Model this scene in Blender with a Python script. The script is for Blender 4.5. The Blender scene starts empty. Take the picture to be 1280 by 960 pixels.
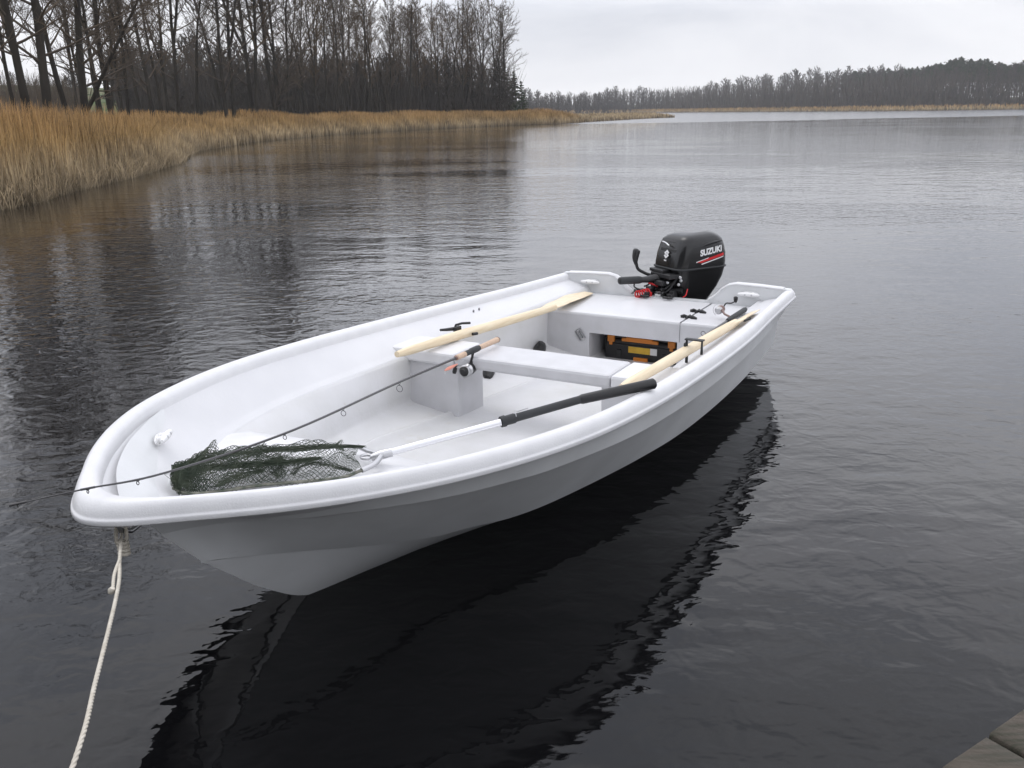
import bpy, math, random
import numpy as np
from mathutils import Vector, Matrix, Quaternion
random.seed(7); np.random.seed(7)
SC = bpy.context.scene
COL = SC.collection
R = math.radians
# ------------------------------------------------------------------ camera
F_PX, PITCH, ROLL, CAM_H = 1136.9, 0.29136, -0.014317, 1.5011
cd = bpy.data.cameras.new('camera'); cam = bpy.data.objects.new('camera', cd); COL.objects.link(cam)
cd.sensor_width = 36.0; cd.lens = F_PX/1280*36.0; cd.clip_start = 0.05; cd.clip_end = 5000
fw = Vector((0, math.cos(PITCH), -math.sin(PITCH))); up = Vector((0, math.sin(PITCH), math.cos(PITCH))); rt = Vector((1, 0, 0))
r2 = rt*math.cos(ROLL)+up*math.sin(ROLL); u2 = -rt*math.sin(ROLL)+up*math.cos(ROLL)
M4 = Matrix(((r2.x, u2.x, -fw.x, 0), (r2.y, u2.y, -fw.y, 0), (r2.z, u2.z, -fw.z, CAM_H), (0, 0, 0, 1)))
cam.matrix_world = M4
SC.camera = cam
# ------------------------------------------------------------------ sky, sun, exposure
ZEN = 1.68
SUN_EL, SUN_AZ = R(62), R(-35)      # azimuth measured from +Y towards +X
W = bpy.data.worlds.new('World'); SC.world = W; W.use_nodes = True
nt = W.node_tree; N = nt.nodes; Lk = nt.links; N.clear()
out = N.new('ShaderNodeOutputWorld'); bg = N.new('ShaderNodeBackground'); bg.inputs['Strength'].default_value = 0.1
sky = N.new('ShaderNodeTexSky'); sky.sky_type = 'NISHITA'; sky.sun_disc = False
sky.sun_elevation = SUN_EL; sky.sun_rotation = SUN_AZ
tc = N.new('ShaderNodeTexCoord'); mp = N.new('ShaderNodeMapping'); mp.inputs['Scale'].default_value = (1.0, 1.0, 3.2)
nz = N.new('ShaderNodeTexNoise'); nz.inputs['Scale'].default_value = 2.6; nz.inputs['Detail'].default_value = 7; nz.inputs['Roughness'].default_value = 0.55
nz.inputs['Distortion'].default_value = 0.4
cr = N.new('ShaderNodeValToRGB'); e = cr.color_ramp.elements
e[0].position = 0.34; e[0].color = (5.9, 6.15, 6.9, 1); e[1].position = 0.62; e[1].color = (9.3, 9.3, 9.7, 1)
mx = N.new('ShaderNodeMix'); mx.data_type = 'RGBA'; mx.inputs['Factor'].default_value = 0.94
Lk.new(tc.outputs['Generated'], mp.inputs['Vector']); Lk.new(mp.outputs['Vector'], nz.inputs['Vector'])
Lk.new(nz.outputs['Fac'], cr.inputs['Fac']); Lk.new(sky.outputs['Color'], mx.inputs['A']); Lk.new(cr.outputs['Color'], mx.inputs['B'])
# overcast sky: a little paler near the horizon
sx = N.new('ShaderNodeSeparateXYZ'); Lk.new(tc.outputs['Generated'], sx.inputs[0])
mr = N.new('ShaderNodeMapRange'); mr.inputs['From Min'].default_value = 0.0; mr.inputs['From Max'].default_value = 0.13
mr.inputs['To Min'].default_value = 0.75; mr.inputs['To Max'].default_value = 0.0; Lk.new(sx.outputs['Z'], mr.inputs['Value'])
mx2 = N.new('ShaderNodeMix'); mx2.data_type = 'RGBA'; mx2.inputs['B'].default_value = (9.2, 9.2, 9.5, 1)
Lk.new(mr.outputs['Result'], mx2.inputs['Factor']); Lk.new(mx.outputs['Result'], mx2.inputs['A'])
# the cloud deck is brighter overhead than at the horizon, as any overcast sky is
mz = N.new('ShaderNodeMapRange'); mz.inputs['From Min'].default_value = 0.09; mz.inputs['From Max'].default_value = 0.20; mz.inputs['To Min'].default_value = 1.0; mz.inputs['To Max'].default_value = ZEN
Lk.new(sx.outputs['Z'], mz.inputs['Value']); vm = N.new('ShaderNodeVectorMath'); vm.operation = 'SCALE'
Lk.new(mx2.outputs['Result'], vm.inputs[0]); Lk.new(mz.outputs[0], vm.inputs['Scale'])
Lk.new(vm.outputs[0], bg.inputs['Color']); Lk.new(bg.outputs[0], out.inputs[0])
sl = bpy.data.lights.new('sun', 'SUN'); sl.energy = 0.55; sl.angle = R(25); sl.color = (1.0, 0.97, 0.93)
so = bpy.data.objects.new('sun', sl); COL.objects.link(so)
so.rotation_euler = (Vector((math.sin(SUN_AZ)*math.cos(SUN_EL), math.cos(SUN_AZ)*math.cos(SUN_EL), math.sin(SUN_EL)))).to_track_quat('Z', 'Y').to_euler()
vs = SC.view_settings; vs.view_transform = 'Standard'; vs.look = 'None'; vs.exposure = 0.17; vs.gamma = 1; vs.use_curve_mapping = False

# ------------------------------------------------------------------ helpers
def tag(o, label=None, cat=None, group=None, kind=None):
    if label: o['label'] = label
    if cat: o['category'] = cat
    if group: o['group'] = group
    if kind: o['kind'] = kind
    return o

SPLIT = {'bolt', 'screw', 'butt_cap', 'nail', 'beam', 'number_decal', 'lid_seam', 'locker_panel', 'cowl_rib', 'clamp_bracket_'}
class MB:
    def __init__(s): s.v = []; s.f = []; s.sm = []; s.mi = []; s.cur = 0
    def add(s, vs, fs, smooth=True):
        k = len(s.v); s.v += [tuple(a) for a in vs]; s.f += [tuple(i+k for i in f) for f in fs]
        s.sm += [smooth]*len(fs); s.mi += [s.cur]*len(fs); return s
    def grid(s, rows, smooth=True, closed=False, wrap=False):
        n = len(rows[0]); vs = [p for r in rows for p in r]; fs = []
        for i in range(len(rows)-(0 if wrap else 1)):
            i2 = (i+1) % len(rows)
            for j in range(n-(0 if closed else 1)):
                fs.append((i*n+j, i*n+(j+1) % n, i2*n+(j+1) % n, i2*n+j))
        return s.add(vs, fs, smooth)
    def tube(s, path, rad, n=8, caps=True, smooth=True, flat=None):
        P = [Vector(p) for p in path]; m = len(P)
        if not hasattr(rad, '__len__'): rad = [rad]*m
        T = [(P[min(i+1, m-1)]-P[max(i-1, 0)]).normalized() for i in range(m)]
        a = Vector((0, 0, 1)) if abs(T[0].z) < .9 else Vector((1, 0, 0))
        u = T[0].cross(a).normalized(); rows = []
        for i in range(m):
            u = (u-T[i]*u.dot(T[i])).normalized(); w = T[i].cross(u)
            fl = flat[i] if flat else 1.0
            rows.append([P[i]+(u*math.cos(2*math.pi*k/n)+w*math.sin(2*math.pi*k/n)*fl)*rad[i] for k in range(n)])
        s.grid(rows, smooth, closed=True)
        if caps:
            s.add(rows[0], [tuple(range(n))], False); s.add(rows[-1], [tuple(range(n))[::-1]], False)
        return s
    def box(s, c, size, rot=None, bev=0.0):
        c = Vector(c); hx, hy, hz = [a/2 for a in size]; b = min(bev, hx*.9, hy*.9, hz*.9)
        Rm = rot if rot is not None else Matrix.Identity(3)
        if b <= 0:
            vs = [c+Rm@Vector((x*hx, y*hy, z*hz)) for x in (-1, 1) for y in (-1, 1) for z in (-1, 1)]
            return s.add(vs, [(0, 1, 3, 2), (4, 6, 7, 5), (0, 4, 5, 1), (2, 3, 7, 6), (0, 2, 6, 4), (1, 5, 7, 3)], False)
        rows = []
        for z, ins in ((-hz, b), (-hz+b*.3, b*.3), (-hz+b, 0), (hz-b, 0), (hz-b*.3, b*.3), (hz, b)):
            ring = []
            for (qx, qy, a0) in ((1, 1, 0), (-1, 1, 90), (-1, -1, 180), (1, -1, 270)):
                for k in range(4):
                    a = R(a0+k*30); rr = b
                    ring.append(c+Rm@Vector((qx*(hx-b)+math.cos(a)*max(rr-ins, 0.0), qy*(hy-b)+math.sin(a)*max(rr-ins, 0.0), z)))
            rows.append(ring)
        s.grid(rows, False, closed=True)
        n = len(rows[0]); s.add(rows[0], [tuple(range(n))[::-1]], False); s.add(rows[-1], [tuple(range(n))], False)
        return s
    def prism(s, poly, axis_a, axis_b, org, nrm, th):
        A, B, O, Nn = Vector(axis_a), Vector(axis_b), Vector(org), Vector(nrm)
        f = [O+A*p[0]+B*p[1] for p in poly]; bk = [q+Nn*th for q in f]; n = len(f)
        s.add(f+bk, [tuple(range(n))[::-1], tuple(range(n, 2*n))]+[(i, (i+1) % n, n+(i+1) % n, n+i) for i in range(n)], False)
        return s
    def ring(s, c, nrm, Rr, r, n=20, m=6):
        c = Vector(c); nrm = Vector(nrm).normalized(); u = nrm.orthogonal().normalized(); w = nrm.cross(u); rows = []
        for i in range(n):
            a = 2*math.pi*i/n; d = u*math.cos(a)+w*math.sin(a)
            rows.append([c+d*Rr+(d*math.cos(2*math.pi*k/m)+nrm*math.sin(2*math.pi*k/m))*r for k in range(m)])
        return s.grid(rows, True, closed=True, wrap=True)
    def lathe(s, c, ax, prof, n=20):
        c = Vector(c); ax = Vector(ax).normalized(); u = ax.orthogonal().normalized(); w = ax.cross(u); rows = []
        for (h, r) in prof:
            rows.append([c+ax*h+(u*math.cos(2*math.pi*k/n)+w*math.sin(2*math.pi*k/n))*max(r, 1e-5) for k in range(n)])
        s.grid(rows, True, closed=True)
        s.add(rows[0], [tuple(range(n))], False); s.add(rows[-1], [tuple(range(n))[::-1]], False); return s
    def build(s, name, mats, parent=None, off=(0, 0, 0)):
        me = bpy.data.meshes.new(name)
        off = Vector(off)
        me.from_pydata([tuple(Vector(v)-off) for v in s.v], [], s.f)
        if not isinstance(mats, (list, tuple)): mats = [mats]
        for m in mats: me.materials.append(m)
        me.polygons.foreach_set('use_smooth', s.sm); me.polygons.foreach_set('material_index', s.mi)
        me.update()
        o = bpy.data.objects.new(name, me); COL.objects.link(o)
        if parent: o.parent = parent
        return o

def np_mesh(name, V, Fq, mat, smooth=False, attr=None):
    me = bpy.data.meshes.new(name); n = len(Fq); k = Fq.shape[1]
    me.vertices.add(len(V)); me.vertices.foreach_set('co', V.astype(np.float32).ravel())
    me.loops.add(n*k); me.loops.foreach_set('vertex_index', Fq.astype(np.int32).ravel())
    me.polygons.add(n); me.polygons.foreach_set('loop_start', np.arange(0, n*k, k, dtype=np.int32))
    me.polygons.foreach_set('use_smooth', np.full(n, smooth))
    if attr is not None:
        for nm, a in attr.items():
            at = me.attributes.new(nm, 'FLOAT', 'POINT'); at.data.foreach_set('value', a.astype(np.float32).ravel())
    me.update(calc_edges=True); me.materials.append(mat)
    return me

def mat(name, col, rough=.5, metal=0.0, spec=.5, noise=None, bump=None, coat=0.0, trans=None):
    """principled with optional colour mottling noise=(scale, col2, detail) and bump=(scale, strength, distance)"""
    m = bpy.data.materials.new(name); m.use_nodes = True; t = m.node_tree; b = t.nodes['Principled BSDF']
    b.inputs['Base Color'].default_value = (*col, 1); b.inputs['Roughness'].default_value = rough; b.inputs['Metallic'].default_value = metal
    b.inputs['Specular IOR Level'].default_value = spec; b.inputs['Coat Weight'].default_value = coat
    tcn = t.nodes.new('ShaderNodeTexCoord')
    if noise:
        n = t.nodes.new('ShaderNodeTexNoise'); n.inputs['Scale'].default_value = noise[0]; n.inputs['Detail'].default_value = noise[2] if len(noise) > 2 else 4
        mpn = t.nodes.new('ShaderNodeMapping'); mpn.inputs['Scale'].default_value = noise[3] if len(noise) > 3 else (1, 1, 1)
        t.links.new(tcn.outputs['Object'], mpn.inputs[0]); t.links.new(mpn.outputs[0], n.inputs['Vector'])
        r = t.nodes.new('ShaderNodeValToRGB'); r.color_ramp.elements[0].position = .35; r.color_ramp.elements[1].position = .68
        r.color_ramp.elements[0].color = (*col, 1); r.color_ramp.elements[1].color = (*noise[1], 1)
        t.links.new(n.outputs['Fac'], r.inputs[0]); t.links.new(r.outputs[0], b.inputs['Base Color'])
    if bump:
        n2 = t.nodes.new('ShaderNodeTexNoise'); n2.inputs['Scale'].default_value = bump[0]; n2.inputs['Detail'].default_value = 4
        t.links.new(tcn.outputs['Object'], n2.inputs['Vector'])
        bn = t.nodes.new('ShaderNodeBump'); bn.inputs['Strength'].default_value = bump[1]; bn.inputs['Distance'].default_value = bump[2]
        t.links.new(n2.outputs['Fac'], bn.inputs['Height']); t.links.new(bn.outputs[0], b.inputs['Normal'])
    return m

M_GEL = mat('white_gelcoat', (.665, .665, .68), .36, noise=(5, (.63, .63, .645), 5), bump=(70, .25, .002))
M_RIM = mat('white_gelcoat_rim', (.71, .71, .72), .42, noise=(14, (.665, .665, .68), 6), bump=(190, .45, .0012))
M_SOLE = mat('white_floor_paint', (.64, .64, .655), .5, noise=(4, (.56, .56, .555), 7), bump=(45, .35, .003))
M_HULL = mat('hull_gelcoat', (.71, .72, .73), .30, noise=(4, (.62, .63, .635), 6), bump=(12, .12, .004))
M_BENCH = mat('pale_grey_paint', (.58, .58, .60), .42, noise=(12, (.53, .53, .545), 4), bump=(90, .25, .001))
M_SEAM = mat('seam_grey', (.22, .22, .23), .7)
M_WOOD = mat('pale_varnished_wood', (.80, .69, .50), .45, noise=(5, (.70, .56, .37), 8, (1, 16, 16)), bump=(60, .2, .001))
M_BLACK = mat('black_plastic', (.012, .012, .013), .45, bump=(150, .15, .001))
M_COWL = mat('black_engine_paint', (.006, .006, .0065), .27, spec=.4, coat=.12, noise=(14, (.012, .012, .013), 6), bump=(30, .05, .002))
M_RUB = mat('dark_grey_rubber', (.022, .024, .026), .6, bump=(200, .4, .001))
M_STEEL = mat('steel', (.55, .55, .56), .28, metal=1, bump=(80, .1, .001))
M_ALU = mat('aluminium_tube', (.78, .78, .80), .32, metal=.75)
M_RED = mat('red_plastic', (.60, .015, .02), .4)
M_WHITE = mat('white_decal', (.80, .80, .80), .4)
M_ORANGE = mat('orange_plastic', (.72, .24, .03), .45, bump=(60, .1, .001))
M_YELLOW = mat('yellow_label', (.80, .52, .05), .5, noise=(18, (.70, .42, .04), 3))
M_CORK = mat('cork', (.62, .46, .34), .8, noise=(90, (.50, .36, .26), 4), bump=(200, .3, .001))
M_NET = mat('green_net_cord', (.040, .058, .038), .7, noise=(20, (.065, .080, .050), 3))
M_FRAME = mat('net_frame', (.06, .075, .055), .4, metal=.4, noise=(40, (.25, .24, .20), 3))
M_ROPE = mat('cream_rope', (.58, .54, .47), .85, noise=(60, (.48, .44, .37), 3))
M_ROD = mat('carbon_rod', (.03, .028, .03), .28, coat=.3)
M_PINK = mat('pink_lure', (.75, .30, .22), .4)
M_BRONZE = mat('reel_bronze', (.22, .14, .12), .3, metal=.7)

def specks(m, scale, thr, col, stretch=(1, 1, 1), strength=.6):
    t = m.node_tree; b = t.nodes['Principled BSDF']; src = b.inputs['Base Color'].links[0].from_socket
    tcn = t.nodes.new('ShaderNodeTexCoord'); mpn = t.nodes.new('ShaderNodeMapping'); mpn.inputs['Scale'].default_value = stretch
    n = t.nodes.new('ShaderNodeTexNoise'); n.inputs['Scale'].default_value = scale; n.inputs['Detail'].default_value = 8; n.inputs['Roughness'].default_value = .7
    r = t.nodes.new('ShaderNodeMapRange'); r.inputs['From Min'].default_value = thr; r.inputs['From Max'].default_value = thr+.08; r.inputs['To Max'].default_value = strength
    x = t.nodes.new('ShaderNodeMix'); x.data_type = 'RGBA'; x.inputs['B'].default_value = (*col, 1)
    t.links.new(tcn.outputs['Object'], mpn.inputs[0]); t.links.new(mpn.outputs[0], n.inputs['Vector']); t.links.new(n.outputs['Fac'], r.inputs['Value'])
    t.links.new(r.outputs[0], x.inputs['Factor']); t.links.new(src, x.inputs['A']); t.links.new(x.outputs['Result'], b.inputs['Base Color'])
specks(M_SOLE, 22, .66, (.36, .31, .24)); specks(M_SOLE, 3.2, .60, (.52, .50, .44), strength=.45)
specks(M_HULL, 9, .66, (.36, .36, .34), (1, 1, 5), .5); specks(M_HULL, 40, .70, (.30, .30, .30), (.4, .4, 3), .5)
specks(M_GEL, 30, .70, (.42, .40, .36), strength=.5); specks(M_RIM, 34, .70, (.44, .43, .40), strength=.5); specks(M_BENCH, 26, .68, (.36, .35, .33), strength=.5)
specks(M_WOOD, 12, .64, (.48, .34, .18), (.5, 8, 8), .5); specks(M_ROPE, 25, .58, (.32, .29, .23), strength=.5)

# ------------------------------------------------------------------ boat frame
BX, BY, TH = 1.01755, 5.66355, -2.08218
FV = Vector((math.cos(TH), math.sin(TH), 0)); PV = Vector((-math.sin(TH), math.cos(TH), 0)); O0 = Vector((BX, BY, 0))
def b2w(p): return O0+FV*p[0]+PV*p[1]+Vector((0, 0, p[2]))
def w2b(p): q = Vector(p)-O0; return Vector((q.dot(FV), q.dot(PV), q.z))
def thing(name, label, cat, org, group=None, inboat=True):
    o = bpy.data.objects.new(name, None); COL.objects.link(o); o.empty_display_size = .1
    if inboat: o.location = b2w(org); o.rotation_euler = (0, 0, TH)
    else: o.location = org
    tag(o, label, cat, group); o['_org'] = list(org)
    return o
def pieces(mb):
    par = list(range(len(mb.v)))
    def fd(a):
        while par[a] != a: par[a] = par[par[a]]; a = par[a]
        return a
    key = {}
    for i, v in enumerate(mb.v):
        k = (round(v[0], 5), round(v[1], 5), round(v[2], 5))
        if k in key: par[fd(i)] = fd(key[k])
        else: key[k] = i
    for f in mb.f:
        for q in f[1:]: par[fd(q)] = fd(f[0])
    g = {}
    for i, f in enumerate(mb.f): g.setdefault(fd(f[0]), []).append(i)
    res = []
    for ids in g.values():
        n = MB(); mp_ = {}
        for i in ids:
            t_ = []
            for q in mb.f[i]:
                if q not in mp_: mp_[q] = len(n.v); n.v.append(mb.v[q])
                t_.append(mp_[q])
            n.f.append(tuple(t_)); n.sm.append(mb.sm[i]); n.mi.append(mb.mi[i])
        res.append(n)
    return res
def part(name, mb, m, root, label=None, parent=None):
    if name in SPLIT:
        ps = pieces(mb)
        if len(ps) > 1:
            for p_ in ps: o = part_one(name, p_, m, root, label, parent)
            return o
    return part_one(name, mb, m, root, label, parent)
def part_one(name, mb, m, root, label=None, parent=None):
    o = mb.build(name, m, parent or root, root['_org'])
    if label: o['label'] = label
    return o
def ray(px, py):
    return fw+r2*((px-640)/F_PX)-u2*((py-480)/F_PX)
def at_depth(px, py, D): return Vector((0, 0, CAM_H))+ray(px, py)*D
def at_z(px, py, z):
    r = ray(px, py); return Vector((0, 0, CAM_H))+r*((z-CAM_H)/r.z)
def bz(px, py, z): return w2b(at_z(px, py, z))

# ------------------------------------------------------------------ water, ground
LAKE = [(-9.0, -9), (-8.6, 2), (-9.0, 10), (-9.3, 17), (-9.75, 19.6), (-10.1, 23.2), (-11.4, 30.7), (-14.2, 40.8), (-15.4, 54), (-13.9, 69.6), (-9.7, 84),
        (-3, 100.5), (5.5, 112), (9, 122), (24, 163), (30, 173), (29, 181), (5, 190), (-20, 240), (10, 420), (60, 470), (85, 400), (105, 330), (118, 290), (150, 275), (190, 240), (210, 120), (160, -9), (60, -9), (8, -9)]
LA = np.array(LAKE, float)
def sdist(X, Y):
    """signed distance to the lake outline, + on land"""
    P = np.stack([X, Y], -1)[..., None, :]; A = LA; B = np.roll(LA, -1, 0); AB = B-A
    t = np.clip(((P-A)*AB).sum(-1)/(AB**2).sum(-1), 0, 1); D = np.sqrt((((P-A)-t[..., None]*AB)**2).sum(-1)).min(-1)
    x, y = X[..., None], Y[..., None]
    c = ((A[:, 1] > y) != (B[:, 1] > y)) & (x < (B[:, 0]-A[:, 0])*(y-A[:, 1])/(B[:, 1]-A[:, 1]+1e-12)+A[:, 0])
    ins = c.sum(-1) % 2 == 1
    return np.where(ins, -D, D)
def ground_h(X, Y):
    X = np.asarray(X, float); Y = np.asarray(Y, float)
    d = sdist(X, Y)
    h = np.where(d < 0, np.maximum(d*.25, -2.5), np.minimum(d*.10, .35)+.03)
    # meadow slope and wooded hill behind the left bank
    left = 1/(1+np.exp((X+5)/10.0))
    h = h+left*np.clip((d-22)/75., 0, 1.6)*4.5
    far = np.clip((Y-200)/100., 0, 1)*np.clip((d-10)/60., 0, 2)*2.0
    h = h+far+.08*np.sin(X*.35)*np.cos(Y*.28)*np.clip(d/8, 0, 1)
    return h
def axis_vals(a, b, fine0, fine1, fs, grow):
    v = list(np.arange(fine0, fine1, fs)); s = fs; x = fine1
    while x < b: v.append(x); s *= grow; x += s
    v.append(b); s = fs; x = fine0-fs
    while x > a: v.insert(0, x); s *= grow; x -= s
    v.insert(0, a); return np.array(v)
gx = axis_vals(-2500, 2500, -40, 30, 1.0, 1.06); gy = axis_vals(-1500, 3000, -16, 120, 1.2, 1.05)
GX, GY = np.meshgrid(gx, gy); GH = ground_h(GX, GY); GH[(np.abs(GX) > 600) | (GY > 900)] += 0
V = np.stack([GX.ravel(), GY.ravel(), GH.ravel()], -1); nx = len(gx); ny = len(gy)
I = (np.arange(ny-1)[:, None]*nx+np.arange(nx-1)[None]).ravel(); Fq = np.stack([I, I+1, I+nx+1, I+nx], -1)
M_GROUND = bpy.data.materials.new('ground_grass'); M_GROUND.use_nodes = True; t = M_GROUND.node_tree; b = t.nodes['Principled BSDF']; b.inputs['Roughness'].default_value = .95
b.inputs['Specular IOR Level'].default_value = .1
geo = t.nodes.new('ShaderNodeNewGeometry'); n1 = t.nodes.new('ShaderNodeTexNoise'); n1.inputs['Scale'].default_value = .12; n1.inputs['Detail'].default_value = 9
t.links.new(geo.outputs['Position'], n1.inputs['Vector'])
r1 = t.nodes.new('ShaderNodeValToRGB'); r1.color_ramp.elements[0].color = (.055, .085, .022, 1); r1.color_ramp.elements[0].position = .42
r1.color_ramp.elements[1].color = (.12, .095, .045, 1); r1.color_ramp.elements[1].position = .60
sz = t.nodes.new('ShaderNodeSeparateXYZ'); t.links.new(geo.outputs['Position'], sz.inputs[0])
m1 = t.nodes.new('ShaderNodeMapRange'); m1.inputs['From Min'].default_value = .05; m1.inputs['From Max'].default_value = .45; t.links.new(sz.outputs['Z'], m1.inputs['Value'])
mixg = t.nodes.new('ShaderNodeMix'); mixg.data_type = 'RGBA'; mixg.inputs['A'].default_value = (.05, .035, .022, 1)
t.links.new(m1.outputs[0], mixg.inputs['Factor']); t.links.new(n1.outputs['Fac'], r1.inputs[0]); t.links.new(r1.outputs[0], mixg.inputs['B']); t.links.new(mixg.outputs['Result'], b.inputs['Base Color'])
go = bpy.data.objects.new('ground', np_mesh('ground', V, Fq, M_GROUND, True)); COL.objects.link(go); tag(go, kind='structure')

M_WATER = bpy.data.materials.new('lake_water'); M_WATER.use_nodes = True; t = M_WATER.node_tree; b = t.nodes['Principled BSDF']
b.inputs['Base Color'].default_value = (.004, .004, .0045, 1); b.inputs['IOR'].default_value = 1.333; b.inputs['Specular IOR Level'].default_value = .5
geo = t.nodes.new('ShaderNodeNewGeometry')
def wnoise(sx_, sy_, rot, sc, det, dist=0.0):
    mpw = t.nodes.new('ShaderNodeMapping'); mpw.inputs['Scale'].default_value = (sx_, sy_, 1); mpw.inputs['Rotation'].default_value = (0, 0, rot)
    n = t.nodes.new('ShaderNodeTexNoise'); n.inputs['Scale'].default_value = sc; n.inputs['Detail'].default_value = det; n.inputs['Distortion'].default_value = dist
    n.noise_dimensions = '2D'
    t.links.new(geo.outputs['Position'], mpw.inputs[0]); t.links.new(mpw.outputs[0], n.inputs['Vector']); return n.outputs['Fac']
def mth(op, a, b_=None, c=None):
    n = t.nodes.new('ShaderNodeMath'); n.operation = op
    for i, q in enumerate((a, b_, c)):
        if q is None: continue
        if isinstance(q, (int, float)): n.inputs[i].default_value = q
        else: t.links.new(q, n.inputs[i])
    return n.outputs[0]
def mrange(v, a, b_, c, d_):
    n = t.nodes.new('ShaderNodeMapRange'); n.inputs['From Min'].default_value = a; n.inputs['From Max'].default_value = b_; n.inputs['To Min'].default_value = c; n.inputs['To Max'].default_value = d_
    n.interpolation_type = 'SMOOTHSTEP'; t.links.new(v, n.inputs['Value']); return n.outputs[0]
sp = t.nodes.new('ShaderNodeSeparateXYZ'); t.links.new(geo.outputs['Position'], sp.inputs[0])
WX, WY = sp.outputs['X'], sp.outputs['Y']
swell = wnoise(.8, 1.5, .25, 1.3, 2, .3)
rip = wnoise(1.0, 1.25, -.12, 8.0, 2.0, .3)
fine = wnoise(.9, 1.3, .3, 22.0, 2)
wind = wnoise(.5, 1.0, 0.1, .16, 3, .6)           # patches of breeze
windm = mrange(wind, .42, .60, .45, 1.0)
offs = mrange(WY, 1.5, 8.0, .35, 1.0)           # open water away from the lee of jetty and boat
amp = mth('MULTIPLY', windm, offs)
h1 = mth('MULTIPLY', swell, .010)
h2 = mth('MULTIPLY', mth('MULTIPLY', rip, .0068), amp)
h3 = mth('MULTIPLY', mth('MULTIPLY', fine, .0011), amp)
hh = mth('ADD', mth('ADD', h1, h2), h3)
bn = t.nodes.new('ShaderNodeBump'); bn.inputs['Distance'].default_value = 1.0; bn.inputs['Strength'].default_value = 1.0
t.links.new(hh, bn.inputs['Height']); t.links.new(bn.outputs[0], b.inputs['Normal'])
# far ruffled band of water under the opposite shore
line = mth('ADD', mth('ADD', WY, mth('MULTIPLY', WX, -.35)), mth('MULTIPLY', wnoise(1, .3, 0, .05, 2), 10))
band = mrange(line, 104, 111, 0, 1)
t.links.new(mth('ADD', mth('MULTIPLY', band, .17), .03), b.inputs['Roughness'])
wm = MB(); wm.add([(-2400, -1400, 0), (2400, -1400, 0), (2400, 2900, 0), (-2400, 2900, 0)], [(0, 1, 2, 3)], False)
wo = wm.build('water', M_WATER); tag(wo, kind='structure')

# ------------------------------------------------------------------ boat surfaces
def cr_curve(pts, n=8):
    P = [Vector(p) for p in pts]; P = [2*P[0]-P[1]]+P+[2*P[-1]-P[-2]]; outp = []
    for i in range(1, len(P)-2):
        p0, p1, p2, p3 = P[i-1:i+3]
        for k in range(n):
            q = k/n; outp.append(.5*((2*p1)+(p2-p0)*q+(2*p0-5*p1+4*p2-p3)*q*q+(3*p1-p0-3*p2+p3)*q**3))
    outp.append(P[-2]); return outp
def bowline(pts, N_=90):
    """smooth line stern->bow ending on the centreline square to it, resampled: rows match between lines"""
    P = [Vector(p) for p in pts]; last = P[-1]
    mir = [Vector((p.x, -p.y, p.z)) for p in P[:-1]][::-1]
    C = cr_curve(P+mir, 10); C = C[:(len(P)-1)*10+1]
    L_ = [0]
    for a, b_ in zip(C[:-1], C[1:]): L_.append(L_[-1]+(b_-a).length)
    us = [(1-(1-k/N_)**1.25)*L_[-1] for k in range(N_+1)]; outp = []; j = 0
    for u in us:
        while j < len(L_)-2 and L_[j+1] < u: j += 1
        q = (u-L_[j])/max(L_[j+1]-L_[j], 1e-9); outp.append(C[j].lerp(C[j+1], min(max(q, 0), 1)))
    return outp
def stemline(pts, N_=90):
    C = cr_curve(pts, 10); xs = [p.x for p in C]; outp = []; j = 0
    for k in range(N_+1):
        u = (1-(1-k/N_)**1.35)*xs[-1]
        while j < len(C)-2 and xs[j+1] < u: j += 1
        q = (u-xs[j])/max(xs[j+1]-xs[j], 1e-9); outp.append(C[j].lerp(C[j+1], min(max(q, 0), 1)))
    return outp
def gz(s):
    q = s/4.2; return .467+.063*q+.179*q*q-.094*q**3
OUT = [(s, y, gz(s)) for s, y in ((0, .766), (.63, .797), (1.26, .840), (1.89, .856), (2.52, .848), (3.024, .792), (3.444, .663), (3.78, .471), (4.032, .238), (4.2, 0))]
INN = [(s, y, gz(s)) for s, y in ((0, .668), (.7, .710), (1.63, .745), (2.12, .750), (2.7, .735), (3.04, .688), (3.36, .598), (3.56, .515), (3.78, .365), (3.93, .230), (4.025, .11), (4.055, 0))]
SHE = [(s, y, gz(s)-.036) for s, y in ((0, .736), (.63, .767), (1.26, .812), (1.89, .826), (2.52, .812), (3.02, .748), (3.4, .615), (3.7, .43), (3.9, .25), (4.02, .10))]+[(4.085, .002, .572)]
ST1 = [(0, .700, .325), (.7, .765, .340), (1.33, .800, .352), (2.0, .810, .375), (2.58, .785, .402), (3.015, .700, .42), (3.21, .632, .428), (3.46, .508, .439), (3.74, .276, .449), (3.86, .125, .454), (3.985, .002, .448)]
CHI = [(0, .655, .13), (.9, .70, .13), (1.66, .690, .13), (2.15, .635, .133), (2.66, .53, .137), (2.9, .452, .14), (3.04, .372, .145), (3.19, .315, .16), (3.37, .25, .20), (3.57, .160, .25), (3.72, .085, .285), (3.868, .002, .312)]
KEL = [(0, .002, -.13), (1.2, .002, -.13), (2.2, .002, -.125), (2.8, .002, -.105), (3.2, .002, -.06), (3.46, .002, 0.0), (3.645, .002, .117), (3.765, .002, .22), (3.85, .002, .295)]
O_, I_, S_ = bowline(OUT), bowline(INN), stemline(SHE)
A_, C_, K_ = stemline(ST1), stemline(CHI), stemline(KEL)
mir = lambda p: Vector((p.x, -p.y, p.z))
def shift(L_, dy, dz): return [Vector((p.x, max(p.y+dy*min(1, p.y/.05), .0), p.z+dz)) for p in L_]
boat = thing('rowing_boat', 'white fibreglass rowing boat moored on dark water, seen from its bow', 'boat', (2.0, 0, 0))
hull = MB()
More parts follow.
